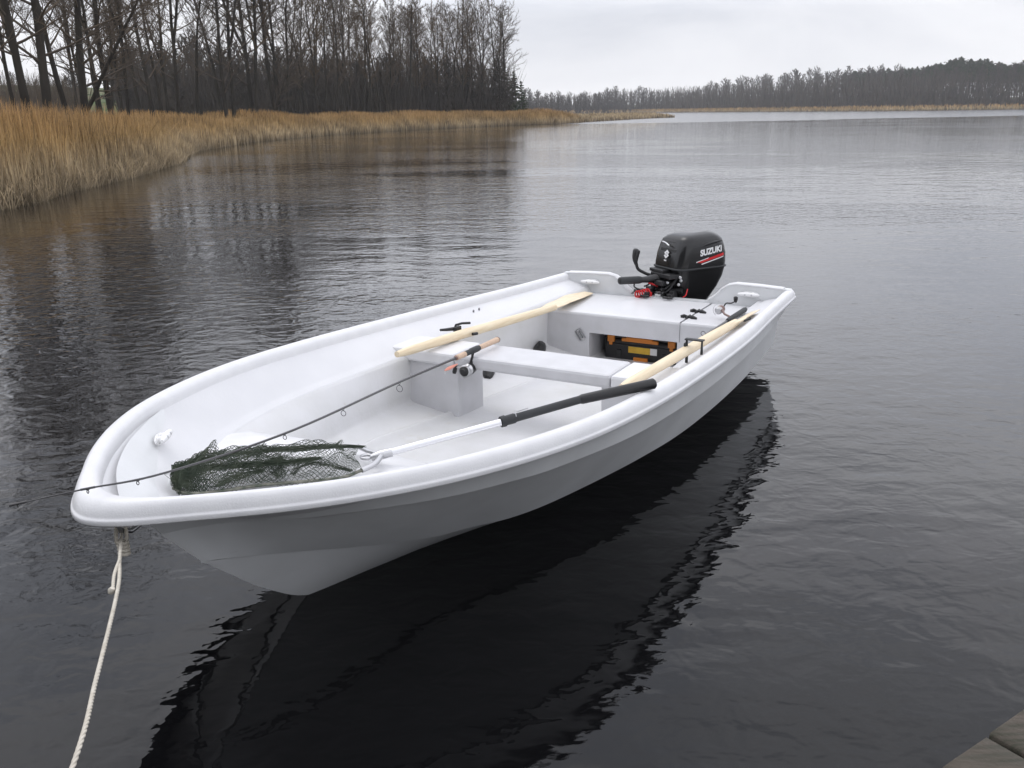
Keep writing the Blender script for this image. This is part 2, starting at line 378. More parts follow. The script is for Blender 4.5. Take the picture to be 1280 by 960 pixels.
A2, C2 = shift(A_, -.022, -.005), shift(C_, -.016, -.005)
for sgn in (1, -1):
    for la, lb in ((S_, A_), (A_, A2), (A2, C_), (C_, C2), (C2, K_)):
        rows = []
        nsub = 4 if la is not A_ and la is not C_ else 1
        for k in range(nsub+1):
            q = k/nsub; row = []
            for a, b_ in zip(la, lb):
                p = a.lerp(b_, q)
                row.append(p if sgn > 0 else mir(p))
            rows.append(row)
        hull.grid(rows if sgn > 0 else rows[::-1])
# thin stem and keel strip closing the two halves
for L1_ in ([S_[-1], A_[-1], C_[-1]]+K_[::-1],):
    hull.grid([[Vector(p) for p in L1_], [mir(p) for p in L1_]])
if False: hull.tube([Vector((p.x+.004, 0, p.z-.004)) for p in [S_[-1], A_[-1], C_[-1]]+K_[::-1][::3]], .0045, 6)
# transom plate with the cut-out for the motor
half = [(0, .362), (.225, .362), (.262, .372), (.300, .405), (.335, .445), (.372, .470), (.42, .482), (.55, .480), (.736, .474), (.760, .445), (.732, .432), (.698, .328), (.674, .316), (.636, .124), (0, -.128)]
poly = half[1:-1]+[(0, -.128)]+[(-y, z) for y, z in half[1:-1]][::-1]
hull.prism(poly, (0, 1, 0), (0, 0, 1), (-.004, 0, 0), (1, 0, 0), .05)
part('hull', hull, M_HULL, boat)
# gunwale rim all round the sheer
prof = [(.30, -.036, 1), (.07, -.052, 0), (.012, -.052, 0), (0, -.049, 0), (0, -.040, 0), (.012, -.036, 0), (.04, -.035, 0), (.055, -.030, 0), (.09, -.020, 0), (.15, -.008, 0), (.24, .001, 0), (.34, .004, 0), (.46, .003, 0), (.58, -.001, 0), (.66, -.007, 0), (.71, -.016, 0), (.74, -.028, 0), (.76, -.042, 0)]
rim = MB(); rows = []
for a, dz, f in prof:
    row = []
    for o, i in zip(O_, I_):
        p = o.lerp(i, a); row.append(Vector((p.x, p.y, p.z+dz)))
    rows.append(row+[mir(p) for p in row[:-1]][::-1])
for r_ in rows:                                     # round the ends off at the transom
    pass
rim.grid(rows)
for end in (0, -1):
    ring = [r_[end] for r_ in rows]; rim.add(ring, [tuple(range(len(ring)))], False)
# cap along the transom wings
for sg in (1, -1):
    cap = [(.022, y, z) for y, z in ((.255, .375), (.30, .409), (.335, .448), (.372, .473), (.42, .484), (.55, .482), (.70, .474))]
    rim.tube([Vector((x, y*sg, z-.001)) for x, y, z in cap], .030, 10, flat=[.36]*7)
part('gunwale', rim, M_RIM, boat)
# inner liner
LED = [(0, .565, .40), (.64, .575, .40), (1.5, .600, .40), (2.15, .612, .40), (2.66, .622, .40), (2.92, .600, .40), (3.18, .550, .40), (3.31, .495, .40), (3.44, .420, .40), (3.6, .300, .40), (3.69, .205, .40), (3.745, .11, .40), (3.77, 0, .40)]
E_ = bowline(LED)
lin = MB()
def blend(a, b_, q, dz=0, bul=0):
    return [Vector((p.x*(1-q)+r_.x*q, p.y*(1-q)+r_.y*q+bul*min(1, p.y/.1), p.z*(1-q)+r_.z*q+dz)) for p, r_ in zip(a, b_)]
I2 = blend(O_, I_, .757, -.040)
rows = [I2, blend(I2, E_, .2, 0, .008), blend(I2, E_, .45, 0, .015), blend(I2, E_, .7, 0, .018), blend(I2, E_, .86, -.004, .014), blend(I2, E_, .94, -.010, .006), E_, shift(E_, -.006, -.008)]
rows = [r_+[mir(p) for p in r_[:-1]][::-1] for r_ in rows]
lin.grid(rows)
part('inner_side', lin, M_GEL, boat)
# cockpit: lower walls and sole
SS = [.04+(3.26-.04)*k/60 for k in range(61)]
def ip(x, tab):
    return float(np.interp(x, [a for a, _ in tab], [b_ for _, b_ in tab]))
ex = [p.x for p in E_]; ey = [p.y for p in E_]
def led_y(s): return float(np.interp(s, ex, ey))
BT = [(0, .50), (.63, .560), (2.03, .590), (2.45, .55), (2.76, .500), (3.15, .38), (3.26, .34)]; BZ = [(0, .12), (.63, .13), (2.03, .160), (2.76, .215), (3.15, .27), (3.26, .28)]
FT = [(0, .27), (1.2, .30), (2.04, .37), (2.5, .42), (2.9, .40), (3.26, .27)]; FZ = [(0, .055), (.63, .070), (2.03, .126), (2.9, .165), (3.26, .20)]
sole = MB(); rows = []
def cock(s, sg):
    bz_, by_ = ip(s, BZ), ip(s, BT); fy, fz = ip(s, FT), ip(s, FZ)
    ly = led_y(s)-.006
    return [Vector((s, sg*ly, .392)), Vector((s, sg*(ly-.016), .382)), Vector((s, sg*(by_+.004), bz_+.04)), Vector((s, sg*(by_+.004), bz_+.014)), Vector((s, sg*(by_-.012), bz_+.002)),
            Vector((s, sg*(fy+.035), fz+.010)), Vector((s, sg*(fy+.022), fz+.007)), Vector((s, sg*(fy+.010), fz+.019)), Vector((s, sg*(fy-.010), fz+.019)), Vector((s, sg*(fy-.022), fz))]
for s in SS:
    L1_ = cock(s, 1); R1_ = cock(s, -1)
    rows.append(L1_+[Vector((s, .1, ip(s, FZ))), Vector((s, -.1, ip(s, FZ)))]+R1_[::-1])
sole.grid(rows)
part('sole', sole, M_SOLE, boat)
# bow platform
pl = MB(); top = []
Nq = 24
for k in range(Nq+1):
    sx_ = 3.13+(3.768-3.13)*(k/Nq)**.8
    yy = led_y(sx_)+.004 if k < Nq else .02
    dz = 0 if k > 2 else (-.022, -.006, -.001)[k]
    top.append([Vector((sx_-(0.035 if k == 0 else 0)+.045*(0 if k > 4 else (1-k/5))*(j/6)**2, yy*j/6, .398+dz+.004*(1-abs(j/6)))) for j in range(-6, 7)])
low = [Vector((p.x-.012, p.y*.34/.6, .22)) for p in top[0]]
pl.grid([low]+top)
part('bow_platform', pl, M_RIM, boat)
# middle bench: two side boxes and the plank between
bench = MB()
zt = .432
def sidebox(m_, y0, s0, s1, ztop, sg):
    # y0 inner face; outer follows wall
    outer = []
    pts_t = [(s0, y0), (s1, y0), (s1, led_y(s1)+.006), ((s0+s1)/2, led_y((s0+s1)/2)+.006), (s0, led_y(s0)+.006)]
    n = len(pts_t); T_ = [Vector((s, sg*y, ztop)) for s, y in pts_t]
    Bm = [Vector((s, sg*(y if i < 2 else ip(s, BT)), .09 if i < 2 else .125)) for i, (s, y) in enumerate(pts_t)]
    fs = [tuple(range(n)) if sg > 0 else tuple(range(n))[::-1]]
    for i in range(n):
        j = (i+1) % n; fs.append((i, n+i, n+j, j) if sg > 0 else (i, j, n+j, n+i))
    m_.add(T_+Bm, fs, False)
sb = MB(); sidebox(sb, .32, 1.80, 2.022, .392, -1); part('bench_box', sb, M_BENCH, boat)
sb = MB(); sidebox(sb, .405, 1.80, 2.022, .392, 1); part('bench_box', sb, M_BENCH, boat)
def slab(m_, s0, s1, ya, yb, z0, z1, bev=.012):
    m_.box(((s0+s1)/2, (ya+yb)/2, (z0+z1)/2), (abs(s1-s0), abs(yb-ya), z1-z0), None, bev)
slab(bench, 1.785, 2.04, -.33, .447, .372, zt, .014)
part('bench_seat', bench, M_BENCH, boat)
be = MB(); slab(be, 1.785, 2.04, .451, .69, .372, zt, .012); part('bench_end', be, M_RIM, boat)
be = MB(); slab(be, 1.785, 2.04, -.70, -.332, .372, zt, .012); part('bench_end', be, M_RIM, boat)
# stern deck with locker
DZ = .356
dk = MB()
def deckpoly(m_, s0, s1, ya, yb, zt_, th):
    m_.box(((s0+s1)/2, (ya+yb)/2, zt_-th/2), (s1-s0, yb-ya, th), None, .012)
deckpoly(dk, .046, .632, -.60, .2735, DZ, .05)
deckpoly(dk, .046, .632, .2755, .62, DZ, .05)
part('stern_deck', dk, M_GEL, boat)
fp = MB()
for sg, ye in ((-1, .282), (1, .262)):
    fp.prism([(sg*.625, .340), (sg*ye, .340), (sg*ye, .03), (sg*.40, .04), (sg*.57, .13)], (0, 1, 0), (0, 0, 1), (.613, 0, 0), (1, 0, 0), .0205)
fp.prism([(-.2819, .340), (.2619, .340), (.2619, .238), (-.2819, .238)], (0, 1, 0), (0, 0, 1), (.613, 0, 0), (1, 0, 0), .0203)
slab(fp, .06, .612, -.300, -.282, .03, .239, .004); slab(fp, .06, .612, .262, .280, .03, .239, .004)
part('locker_front', fp, M_BENCH, boat)
sm_ = MB(); sm_.box((.6335, .2745, .29), (.004, .0025, .10)); sm_.box((.34, .2745, DZ-.003), (.57, .0025, .007)); part('lid_seam', sm_, M_SEAM, boat)
# hinges on the seam
for hs in (.50, .33):
    h = MB()
    for (a, b_) in (((hs+.012, .235), (hs, .272)), ((hs, .278), (hs+.03, .335))):
        h.tube([Vector((a[0], a[1], DZ+.006)), Vector(((a[0]+b_[0])/2, (a[1]+b_[1])/2, DZ+.010)), Vector((b_[0], b_[1], DZ+.006))], [.007, .010, .006], 6)
    h.tube([Vector((hs-.04, .275, DZ+.006)), Vector((hs+.04, .275, DZ+.006))], .005, 6)
    h.box((hs+.01, .25, DZ+.004), (.03, .02, .007)); h.box((hs+.015, .31, DZ+.004), (.03, .022, .007))
    part('hinge', h, M_BLACK, boat)
# latch on the locker front
la = MB(); rt_ = Matrix.Rotation(R(35), 3, 'X')
la.box((.636, -.335, .222), (.008, .030, .075), rt_, .003); part('latch', la, M_STEEL, boat)
lb = MB(); lb.tube([Vector((.642, -.335, .22))+rt_@Vector((0, y, z)) for y, z in ((-.018, -.03), (-.018, .035), (.018, .035), (.018, -.03))], .004, 6); lb.box((.645, -.335, .222), (.01, .010, .05), rt_, .003)
part('latch', lb, M_SEAM, boat)
# cleats
def cleat(c, along, nrm, Lc=.13):
    m_ = MB(); c = Vector(c); al = Vector(along).normalized(); n_ = Vector(nrm).normalized()
    for q in (-.02, .02): m_.tube([c+al*q, c+al*q+n_*.024], [.014, .010], 10)
    m_.tube([c+al*(Lc*k)+n_*(.028+.006*abs(k)) for k in (-.5, -.38, -.2, 0, .2, .38, .5)], [.005, .010, .012, .013, .012, .010, .005], 10)
    w_ = al.cross(n_)
    m_.prism([(Lc*.40*math.cos(a), .017*math.sin(a)) for a in [k*math.pi/8 for k in range(16)]], al, w_, c+n_*.001, n_, .006)
    o = part('cleat', m_, M_WHITE, boat)
    s_ = MB()
    for q in (-.02, .02): s_.lathe(c+al*q+n_*.036, n_, [(0, .006), (.005, .006), (.006, .003)], 8)
    part('screw', s_, M_STEEL, boat, parent=o)
cleat((.048, .505, .432), (0, 1, 0), (1, 0, 0)); cleat((.048, -.530, .430), (0, 1, 0), (1, 0, 0))
cleat((3.60, -.448, .51), (.80, .60, 0.05), (-.35, .75, .35), .12)
# oarlock fixing holes in the far side
fx = MB()
for s_ in (1.235, 1.175): fx.lathe((s_, -.712, .445), (0, 1, .1), [(0, .008), (.003, .008), (.004, .003)], 8)
part('bolt', fx, M_SEAM, boat)
fx = MB(); fx.tube([(1.56, -.655, .425), (1.58, -.62, .44)], .004, 5); part('bow_eye', fx, M_STEEL, boat) if False else None
# bow eye under the rim
be_ = MB(); be_.tube([(4.055, 0, .545), (4.085, 0, .548), (4.105, 0, .530), (4.10, 0, .505), (4.07, 0, .492), (4.04, 0, .50)], .007, 8)
part('bow_eye', be_, M_STEEL, boat)
dr = MB(); dr.lathe((3.872, .025, .385), (0.4, .9, .1), [(0, .012), (.004, .012), (.005, .008)], 10); part('drain_plug', dr, M_BLACK, boat)

# ------------------------------------------------------------------ oars
def oar(name, label, pts, blade0, blade1, bladew, nrm):
    P = [Vector(p) for p in pts]; root = thing(name, label, 'oar', P[0], 'pair of wooden oars')
    m_ = MB(); C = cr_curve(P, 8); n = len(C)
    rad = [.0205 if k > 2 else (.014, .019, .021)[k] for k in range(n)]
    for k in range(n):
        q = k/(n-1)
        if 2 < k: rad[k] = .0195+.004*min(1, q*3)-.004*max(0, q-.6)/.4
    m_.tube(C, rad, 14); part('shaft', m_, M_WOOD, root)
    bl = MB(); a, b_ = Vector(blade0), Vector(blade1); d = (b_-a).normalized(); nn = Vector(nrm).normalized(); w_ = d.cross(nn).normalized(); nn = w_.cross(d)
    Lb = (b_-a).length; rows = []
    for q, wd, th_ in ((0, .020, .020), (.12, .030, .014), (.28, .05, .009), (.5, .8*bladew, .007), (.75, bladew, .006), (.95, bladew*1.02, .005), (1.0, bladew*.98, .004)):
        c = a+d*Lb*q
        rows.append([c+w_*(wd*math.cos(an))+nn*(th_*math.sin(an)) for an in [k*math.pi/8 for k in range(16)]])
    bl.grid(rows, True, closed=True); bl.add(rows[-1], [tuple(range(16))[::-1]], False); bl.add(rows[0], [tuple(range(16))], False)
    part('blade', bl, M_WOOD, root)
    return root
o1a, o1b = bz(496, 443, .47), bz(693, 384, .415); o1e = bz(738, 371, .368)
oar1 = oar('oar', 'pale wooden oar across the far bench end, its blade flat on the stern deck', [o1a, o1a.lerp(o1b, .33)+Vector((0, 0, .003)), o1a.lerp(o1b, .66), o1b],
           o1b.lerp(o1a, .12), Vector((.13, -.545, .372)), .062, (0.02, .08, 1))
d1 = (o1b-o1a).normalized()
# black oarlock on the first oar
c = o1a+d1*((Vector((1.66, 0, 0))-Vector((o1a.x, 0, 0))).length/abs(d1.x)); c = bz(581, 411, .478)
lk = MB(); w_ = d1.cross(Vector((0, 0, 1))).normalized()
lk.tube([c+Vector((.075, -.095, .000)), c+Vector((.04, -.08, -.004)), c+Vector((-.0, -.06, -.006))], [.006, .008, .010], 8)
lk.tube([c+Vector((.0, -.06, -.006)), c+Vector((-.008, -.057, .012)), c+Vector((-.03, -.035, .018)), c+Vector((-.07, -.012, .014))], .006, 8)
lk.box(c+Vector((-.01, -.05, -.01)), (.05, .02, .03), None, .004)
lk.tube([c+Vector((-.02, .032, -.028)), c+Vector((-.05, .04, -.03))], .008, 6)
part('oarlock', lk, M_BLACK, oar1)
o2a, o2b = Vector((2.34, .625, .485)), bz(908, 410, .455)
o2e = bz(943, 389.5, .432)
oar2 = oar('oar', 'pale wooden oar along the port gunwale with a black clamp, under the net handle', [o2a, o2a.lerp(o2b, .33), o2a.lerp(o2b, .7), o2b, o2b.lerp(o2e, .3)],
           o2b.lerp(o2e, .1), o2e, .036, (0, -.45, 1))
c = bz(868, 434, .49); d2 = (o2b-o2a).normalized(); up_ = Vector((0, 0, 1)); w_ = d2.cross(up_).normalized()
lk = MB()
fr = [(-.034, -.030), (-.034, .032), (.036, .032), (.036, -.045)]
lk.tube([c+w_*(-a)+up_*z+d2*0 for a, z in fr], .0065, 6)
lk.box(c-w_*.040+Vector((0, 0, -.01)), (.035, .010, .055), None, .003); lk.box(c+w_*.0+Vector((0, 0, .034)), (.03, .085, .006), None, .002)
lk.tube([c-w_*.034+up_*-.04, c-w_*.034+up_*-.075], .007, 6)
part('oarlock', lk, M_RUB, oar2)
cpn = bz(930, 401, .46); pn = MB(); pn.tube([cpn, cpn+Vector((-.05, .02, .004))], .006, 6); part('pin', pn, M_RUB, oar2)

# ------------------------------------------------------------------ outboard motor
mot = thing('outboard_motor', 'black outboard motor clamped in the stern cut-out, tiller turned to the left', 'outboard motor', (-.03, 0, .362))
MA = TH+R(-33)                                         # steered
PIV = Vector((-.085, .0, 0)); RM = Matrix.Rotation(R(-33), 3, 'Z')
def ml(x, y, z): return PIV+RM@Vector((x, y, 0))+Vector((0, 0, z))
def rrect(x0, x1, w, z, nseg=6, rf=.4, rb=.4, slope=0):
    """rounded ring in motor space, front at x1"""
    hw = w/2; L_ = x1-x0; pts = []
    for (qx, qy, a0, r_) in ((1, 1, 0, rf), (0, 1, 90, rb), (0, -1, 180, rb), (1, -1, 270, rf)):
        rr = r_*min(hw, L_/2)
        cx = (x1-rr) if qx else (x0+rr); cy = qy*(hw-rr)
        for k in range(nseg+1):
            a = R(a0+k*90/nseg); px = cx+rr*math.cos(a); pts.append(ml(px, cy+rr*math.sin(a), z+slope*(px-x0)))
    return pts
def lofts(m_, secs, cap0=True, cap1=True):
    rows = [rrect(*s_) for s_ in secs]; m_.grid(rows, True, closed=True); n = len(rows[0])
    if cap0: m_.add(rows[0], [tuple(range(n))[::-1]], False)
    if cap1: m_.add(rows[-1], [tuple(range(n))], False)
cw = MB()
X0 = -.388
lofts(cw, [(X0, .015, .300, .536, 6, .45, .55), (X0-.003, .012, .304, .56, 6, .45, .55), (X0+.000, .0, .302, .62, 6, .45, .55), (X0+.010, -.018, .292, .67, 6, .45, .6),
           (X0+.022, -.034, .272, .705, 6, .45, .6, .0), (X0+.040, -.052, .236, .728, 6, .5, .7, -.01), (X0+.065, -.085, .18, .745, 6, .6, .8, -.03), (X0+.10, -.15, .10, .752, 6, .8, .9, -.04)])
part('cowl', cw, M_COWL, mot)
bd = MB(); lofts(bd, [(X0-.003, .020, .306, .526, 6, .45, .55), (X0-.008, .024, .315, .529, 6, .45, .55), (X0-.008, .024, .315, .535, 6, .45, .55), (X0-.003, .020, .306, .538, 6, .45, .55)]); part('seam_band', bd, M_RUB, mot)
lw = MB(); lofts(lw, [(X0+.15, -.09, .11, .20, 6, .6, .6), (X0+.13, -.06, .15, .27, 6, .6, .6), (X0+.085, -.03, .20, .33, 6, .6, .6), (X0+.04, -.02, .25, .40, 6, .55, .6), (X0+.012, -.005, .285, .47, 6, .5, .55), (X0, .012, .302, .527, 6, .45, .55)])
part('lower_cowl', lw, M_COWL, mot)
# raised rib on top of cowl side
rb = MB()
for sg in (1, -1): rb.tube([ml(X0+.06, sg*.128, .695), ml(X0+.13, sg*.143, .692), ml(X0+.2, sg*.146, .680), ml(X0+.26, sg*.142, .66)], [.004, .010, .009, .003], 8)
part('cowl_rib', rb, M_COWL, mot)
# front recess with latch
fr_ = MB(); fr_.box(ml(-.030, 0, .675), (.016, .10, .05), RM@Matrix.Rotation(R(-20), 3, 'Y'), .006); fr_.box(ml(-.003, 0, .60), (.010, .16, .11), RM@Matrix.Rotation(R(-12), 3, 'Y'), .004); part('front_panel', fr_, M_BLACK, mot)
gl = MB(); gl.tube([ml(-.005, -.06, .690), ml(-.001, -.02, .686), ml(.004, .02, .672)], .006, 6); part('latch', gl, M_STEEL, mot)
# leg, cavitation plate, gearcase, propeller
lg = MB(); lofts(lg, [(-.30, -.16, .055, -.30, 6, .9, .9), (-.31, -.14, .07, -.10, 6, .9, .9), (-.30, -.09, .10, .10, 6, .8, .8), (-.29, -.08, .12, .22, 6, .7, .7)])
lg.box(ml(-.27, 0, -.13), (.24, .15, .012), RM, .004); part('leg', lg, M_COWL, mot)
gcase = MB(); gcase.lathe(ml(-.08, 0, -.34), RM@Vector((-1, 0, 0)), [(0, .008), (.03, .028), (.10, .042), (.22, .040), (.28, .032)], 16); part('gearcase', gcase, M_COWL, mot)
pr = MB(); hub = ml(-.39, 0, -.34); ax = RM@Vector((-1, 0, 0)); pr.lathe(hub+ax*-.03, ax, [(0, .030), (.06, .026), (.08, .012)], 14)
for k in range(3):
    a = k*2*math.pi/3; u_ = RM@Vector((0, math.cos(a), 0))+Vector((0, 0, math.sin(a))); v_ = ax.cross(u_)
    pr.prism([(.02, -.012), (.06, -.05), (.105, -.035), (.11, .015), (.07, .045), (.02, .014)], u_, (v_*.85+ax*.5).normalized(), hub, ax, .005)
part('propeller', pr, M_BLACK, mot)
mot.location = b2w((-.03, -.068, .362))
# clamp brackets on the transom
cb = MB()
for sg in (-1, 1):
    cb.box((-.005, sg*.075, .385), (.075, .030, .045), None, .006); cb.box((.062, sg*.075, .335), (.022, .030, .11), None, .005) if False else None
    cb.box((-.03, sg*.075, .26), (.04, .028, .26), None, .006)
    cb.box((.058, sg*.075, .378), (.03, .032, .03), None, .006)
    cb.tube([(.05, sg*.075, .372), (.10, sg*.078, .374)], .009, 8); cb.tube([(.10, sg*.075-.03, .374), (.10, sg*.078+.03, .376)], .007, 6)
cb.tube([(-.05, -.12, .395), (-.05, .12, .395)], .016, 10)
part('clamp_bracket', cb, M_BLACK, mot)
# power head underside clutter: swivel, cables, bolts
sw = MB(); sw.lathe((-.085, 0, .14), (0, 0, 1), [(0, .03), (.02, .036), (.24, .036), (.27, .05), (.30, .05), (.31, .03)], 16)
sw.box(ml(.03, 0, .445), (.13, .15, .035), RM, .008); sw.box(ml(.02, .02, .49), (.10, .20, .03), RM, .006); sw.box(ml(.035, -.03, .515), (.06, .14, .022), RM, .005)
random.seed(3)
for k in range(9):
    a = ml(-.02+random.uniform(-.02, .03), random.uniform(-.12, .12), .46+random.uniform(-.02, .03)); b2_ = ml(.06+random.uniform(0, .06), random.uniform(-.09, .13), .39+random.uniform(-.01, .03))
    sw.tube(cr_curve([a, a.lerp(b2_, .5)+Vector((random.uniform(-.02, .02), random.uniform(-.03, .03), -.03)), b2_], 5), .006, 6)
for k in range(6):
    sw.box(ml(random.uniform(-.03, .07), random.uniform(-.12, .12), random.uniform(.40, .45)), (random.uniform(.02, .05), random.uniform(.02, .05), random.uniform(.02, .04)), RM, .004)
part('swivel_housing', sw, M_BLACK, mot)
bt = MB()
for p in ((.055, .085, .452), (.06, -.02, .43), (.015, .145, .445), (.01, .152, .49), (.072, .06, .405), (.005, .154, .47)): bt.lathe(ml(*p), RM@Vector((1, .5, .2)), [(0, .010), (.006, .010), (.008, .006)], 8)
bt.tube([ml(.075, -.09, .385), ml(.09, 0, .380), ml(.085, .085, .385)], .008, 8)
part('bolt', bt, M_STEEL, mot)
# tiller
tl = MB(); t0 = ml(.02, -.01, .475); t1 = ml(.13, -.035, .462); t2 = ml(.33, -.05, .470)
tl.tube([t0, t0.lerp(t1, .5), t1, t1.lerp(t2, .25)], [.038, .036, .030, .026], 12, flat=[.7]*4); part('tiller_arm', tl, M_BLACK, mot)
tg = MB(); tg.tube([t1.lerp(t2, .22), t1.lerp(t2, .3), t1.lerp(t2, .97), t2], [.022, .0245, .0235, .021], 14); tgo = part('tiller_grip', tg, M_RUB, mot)
tgc = MB(); tgc.lathe(t2, (t2-t1).normalized(), [(0, .016), (.004, .016), (.005, .008)], 12); part('grip_cap', tgc, M_BLACK, mot, parent=tgo)
sh = MB(); s0_ = ml(.10, -.09, .49)
sh.tube(cr_curve([s0_, s0_+RM@Vector((.045, -.02, .03))+Vector((0, 0, .0)), s0_+RM@Vector((.06, -.025, .075))], 5), [.010]*11, 8)
sh.tube(cr_curve([s0_+RM@Vector((.06, -.025, .06)), s0_+RM@Vector((.062, -.03, .10)), s0_+RM@Vector((.05, -.035, .145)), s0_+RM@Vector((.045, -.035, .158))], 4), [.010, .012, .015, .018, .020, .022, .023, .024, .024, .022, .018, .015, .006], 10)
sh.tube([s0_, s0_+RM@Vector((-.05, .03, -.02))], .010, 8)
part('shift_lever', sh, M_BLACK, mot)
kc = MB(); k0 = ml(.22, -.04, .452); kc.tube(cr_curve([k0, k0+Vector((0, 0, -.03)), ml(.18, -.02, .40), ml(.16, -.01, .385)], 6), .005, 6); kc.box(ml(.17, -.06, .392), (.07, .03, .022), RM, .006); part('kill_cord', kc, M_BLACK, mot)
rd = MB()
for k in range(5):
    rd.ring(ml(.150+.014*k, .0-.006*k, .388-.003*k), RM@Vector((1, .3, .1)), .020, .006, 14, 6)
rd.box(ml(.14, .005, .375), (.03, .035, .03), RM, .006)
rd.tube(cr_curve([ml(.12, -.03, .44), ml(.08, .0, .425), ml(.06, -.02, .41)], 4), .007, 6)
part('red_coil', rd, M_RED, mot)
rc = MB(); rc.tube(cr_curve([ml(-.04, .165, .415), ml(-.02, .175, .38), ml(-.01, .16, .365)], 5), .004, 6); part('red_cable', rc, M_RED, mot)
# lettering
def text_mesh(txt, size, ext, shear=0.0, bold=.0):
    cu = bpy.data.curves.new('lettering', 'FONT'); cu.body = txt; cu.size = size; cu.extrude = ext; cu.shear = shear; cu.align_x = 'CENTER'; cu.offset = bold; cu.resolution_u = 4
    to = bpy.data.objects.new('lettering_tmp', cu); COL.objects.link(to); bpy.context.view_layer.update()
    me = bpy.data.meshes.new_from_object(to.evaluated_get(bpy.context.evaluated_depsgraph_get())); bpy.data.objects.remove(to); return me
def place_side(me, cx, cz, ang, w_at, name, m_, scalex=1.0):
    """wrap flat lettering on the port side of the cowl; x towards the stern reads left to right"""
    ob = bpy.data.objects.new(name, me); me.materials.clear(); me.materials.append(m_)
    ca, sa = math.cos(ang), math.sin(ang); org = Vector(mot['_org'])
    for v in me.vertices:
        x, y = v.co.x*scalex, v.co.y; X = x*ca-y*sa; Z = x*sa+y*ca
        lx = cx-X; z = cz+Z
        # side surface y at this x,z : follow rounded rear
        p = side_surf(lx, z)
        v.co = p+RM@Vector((0, v.co.z+.0012, 0))-org
    me.update(); COL.objects.link(ob); ob.parent = mot; return ob
SECS = [(X0, .015, .300, .536), (X0-.003, .012, .304, .56), (X0, .0, .302, .62), (X0+.010, -.018, .292, .67), (X0+.022, -.034, .272, .705), (X0+.04, -.052, .236, .728)]
def side_surf(lx, z):
    zs = [s_[3] for s_ in SECS]; x0 = float(np.interp(z, zs, [s_[0] for s_ in SECS])); x1 = float(np.interp(z, zs, [s_[1] for s_ in SECS])); hw = float(np.interp(z, zs, [s_[2] for s_ in SECS]))/2
    rr = .57*hw; yy = hw
    if lx < x0+rr:
        q = min(max((x0+rr-lx)/rr, 0), .999); yy = hw-rr+rr*math.sqrt(1-q*q)
    rf = .45*hw
    if lx > x1-rf:
        q = min(max((lx-(x1-rf))/rf, 0), .999); yy = hw-rf+rf*math.sqrt(1-q*q)
    return ml(lx, yy, z)
tx = text_mesh('SUZUKI', .051, .0006, .15, .0022)
place_side(tx, -.228, .622, R(7), 0, 'lettering', M_WHITE, 1.0)
def strip_mesh(name, pts, m_):
    me = bpy.data.meshes.new(name); n = len(pts); vs = []
    for k in range(13):
        q = k/12
        for (a, b_) in ((pts[0], pts[1]), (pts[3], pts[2])):
            vs.append((a[0]+(b_[0]-a[0])*q, a[1]+(b_[1]-a[1])*q, .0008))
    me.from_pydata(vs, [], [(2*k, 2*k+2, 2*k+3, 2*k+1) for k in range(12)]); return place_side(me, -.228, .622, R(7), 0, name, m_)
strip_mesh('red_stripe', [(-.120, -.034), (.100, -.012), (.106, -.030), (-.085, -.044)], M_RED)
strip_mesh('white_stripe', [(-.125, -.030), (-.02, -.020), (-.03, -.026), (-.120, -.036)], M_WHITE)
strip_mesh('white_stripe', [(-.085, -.050), (.100, -.034), (.098, -.040), (-.080, -.056)], M_WHITE)
# S emblem on the front face
emb = MB(); fn = (RM@Vector((1, 0, .21))).normalized(); ay = RM@Vector((0, 1, 0)); az = fn.cross(ay); az = az if az.z > 0 else -az
s_ = .024
S1 = [(-1, .25), (0, 1), (.95, .35), (.45, .0), (0, .36), (-.25, .18), (.95, -.72), (.45, -.45)]
top_ = [(-1, .3), (0, 1.05), (1, .42), (.62, .15), (0, .55), (-.25, .38), (.35, -.1), (-.1, -.38)]
bot_ = [(-x, -y) for x, y in top_]
ce = ml(.0045, .005, .618)
for P_ in (top_, bot_): emb.prism([(x*s_, y*s_*1.1) for x, y in P_], ay, az, ce+fn*.006, fn, .0015)
part('emblem', emb, M_WHITE, mot)
nm = MB()
for k in (-.009, .004): nm.box(ce+az*-.040+ay*k+fn*.006, (.002, .009, .009), RM)
part('number_decal', nm, M_WHITE, mot)

# ------------------------------------------------------------------ tool box in the locker
tb = thing('tool_box', 'black tool box with orange latches and a yellow label, inside the stern locker', 'tool box', (.42, .0, .06))
m_ = MB(); m_.box((.40, .0, .115), (.22, .47, .15), None, .015); part('body', m_, M_BLACK, tb)
m_ = MB(); m_.box((.40, .0, .203), (.225, .476, .022), None, .008); part('lid', m_, M_BLACK, tb)
m_ = MB(); m_.box((.518, -.005, .190), (.018, .23, .022), None, .006); m_.box((.514, -.005, .205), (.05, .16, .012), None, .004); part('handle', m_, M_ORANGE, tb)
for y in (-.19, .19):
    m_ = MB(); m_.box((.515, y, .188), (.016, .045, .040), None, .005); m_.box((.519, y, .165), (.010, .022, .03), None, .003); part('latch', m_, M_ORANGE, tb)
m_ = MB(); m_.box((.515, .0, .072), (.014, .09, .03), None, .004); part('bottom_latch', m_, M_ORANGE, tb)
m_ = MB(); m_.box((.5125, -.01, .133), (.004, .14, .044), None, .001); lbl = part('label_plate', m_, M_YELLOW, tb)
m_ = MB(); m_.box((.5155, .080, .133), (.004, .042, .044), None, .001); part('label_plate', m_, M_WHITE, tb, 'white end of the label')
m_ = MB(); m_.box((.512, 0, .155), (.012, .44, .010), None, .003); m_.box((.512, -.14, .10), (.014, .03, .05), None, .004); m_.box((.512, .15, .10), (.014, .03, .05), None, .004); part('moulding', m_, M_RUB, tb)

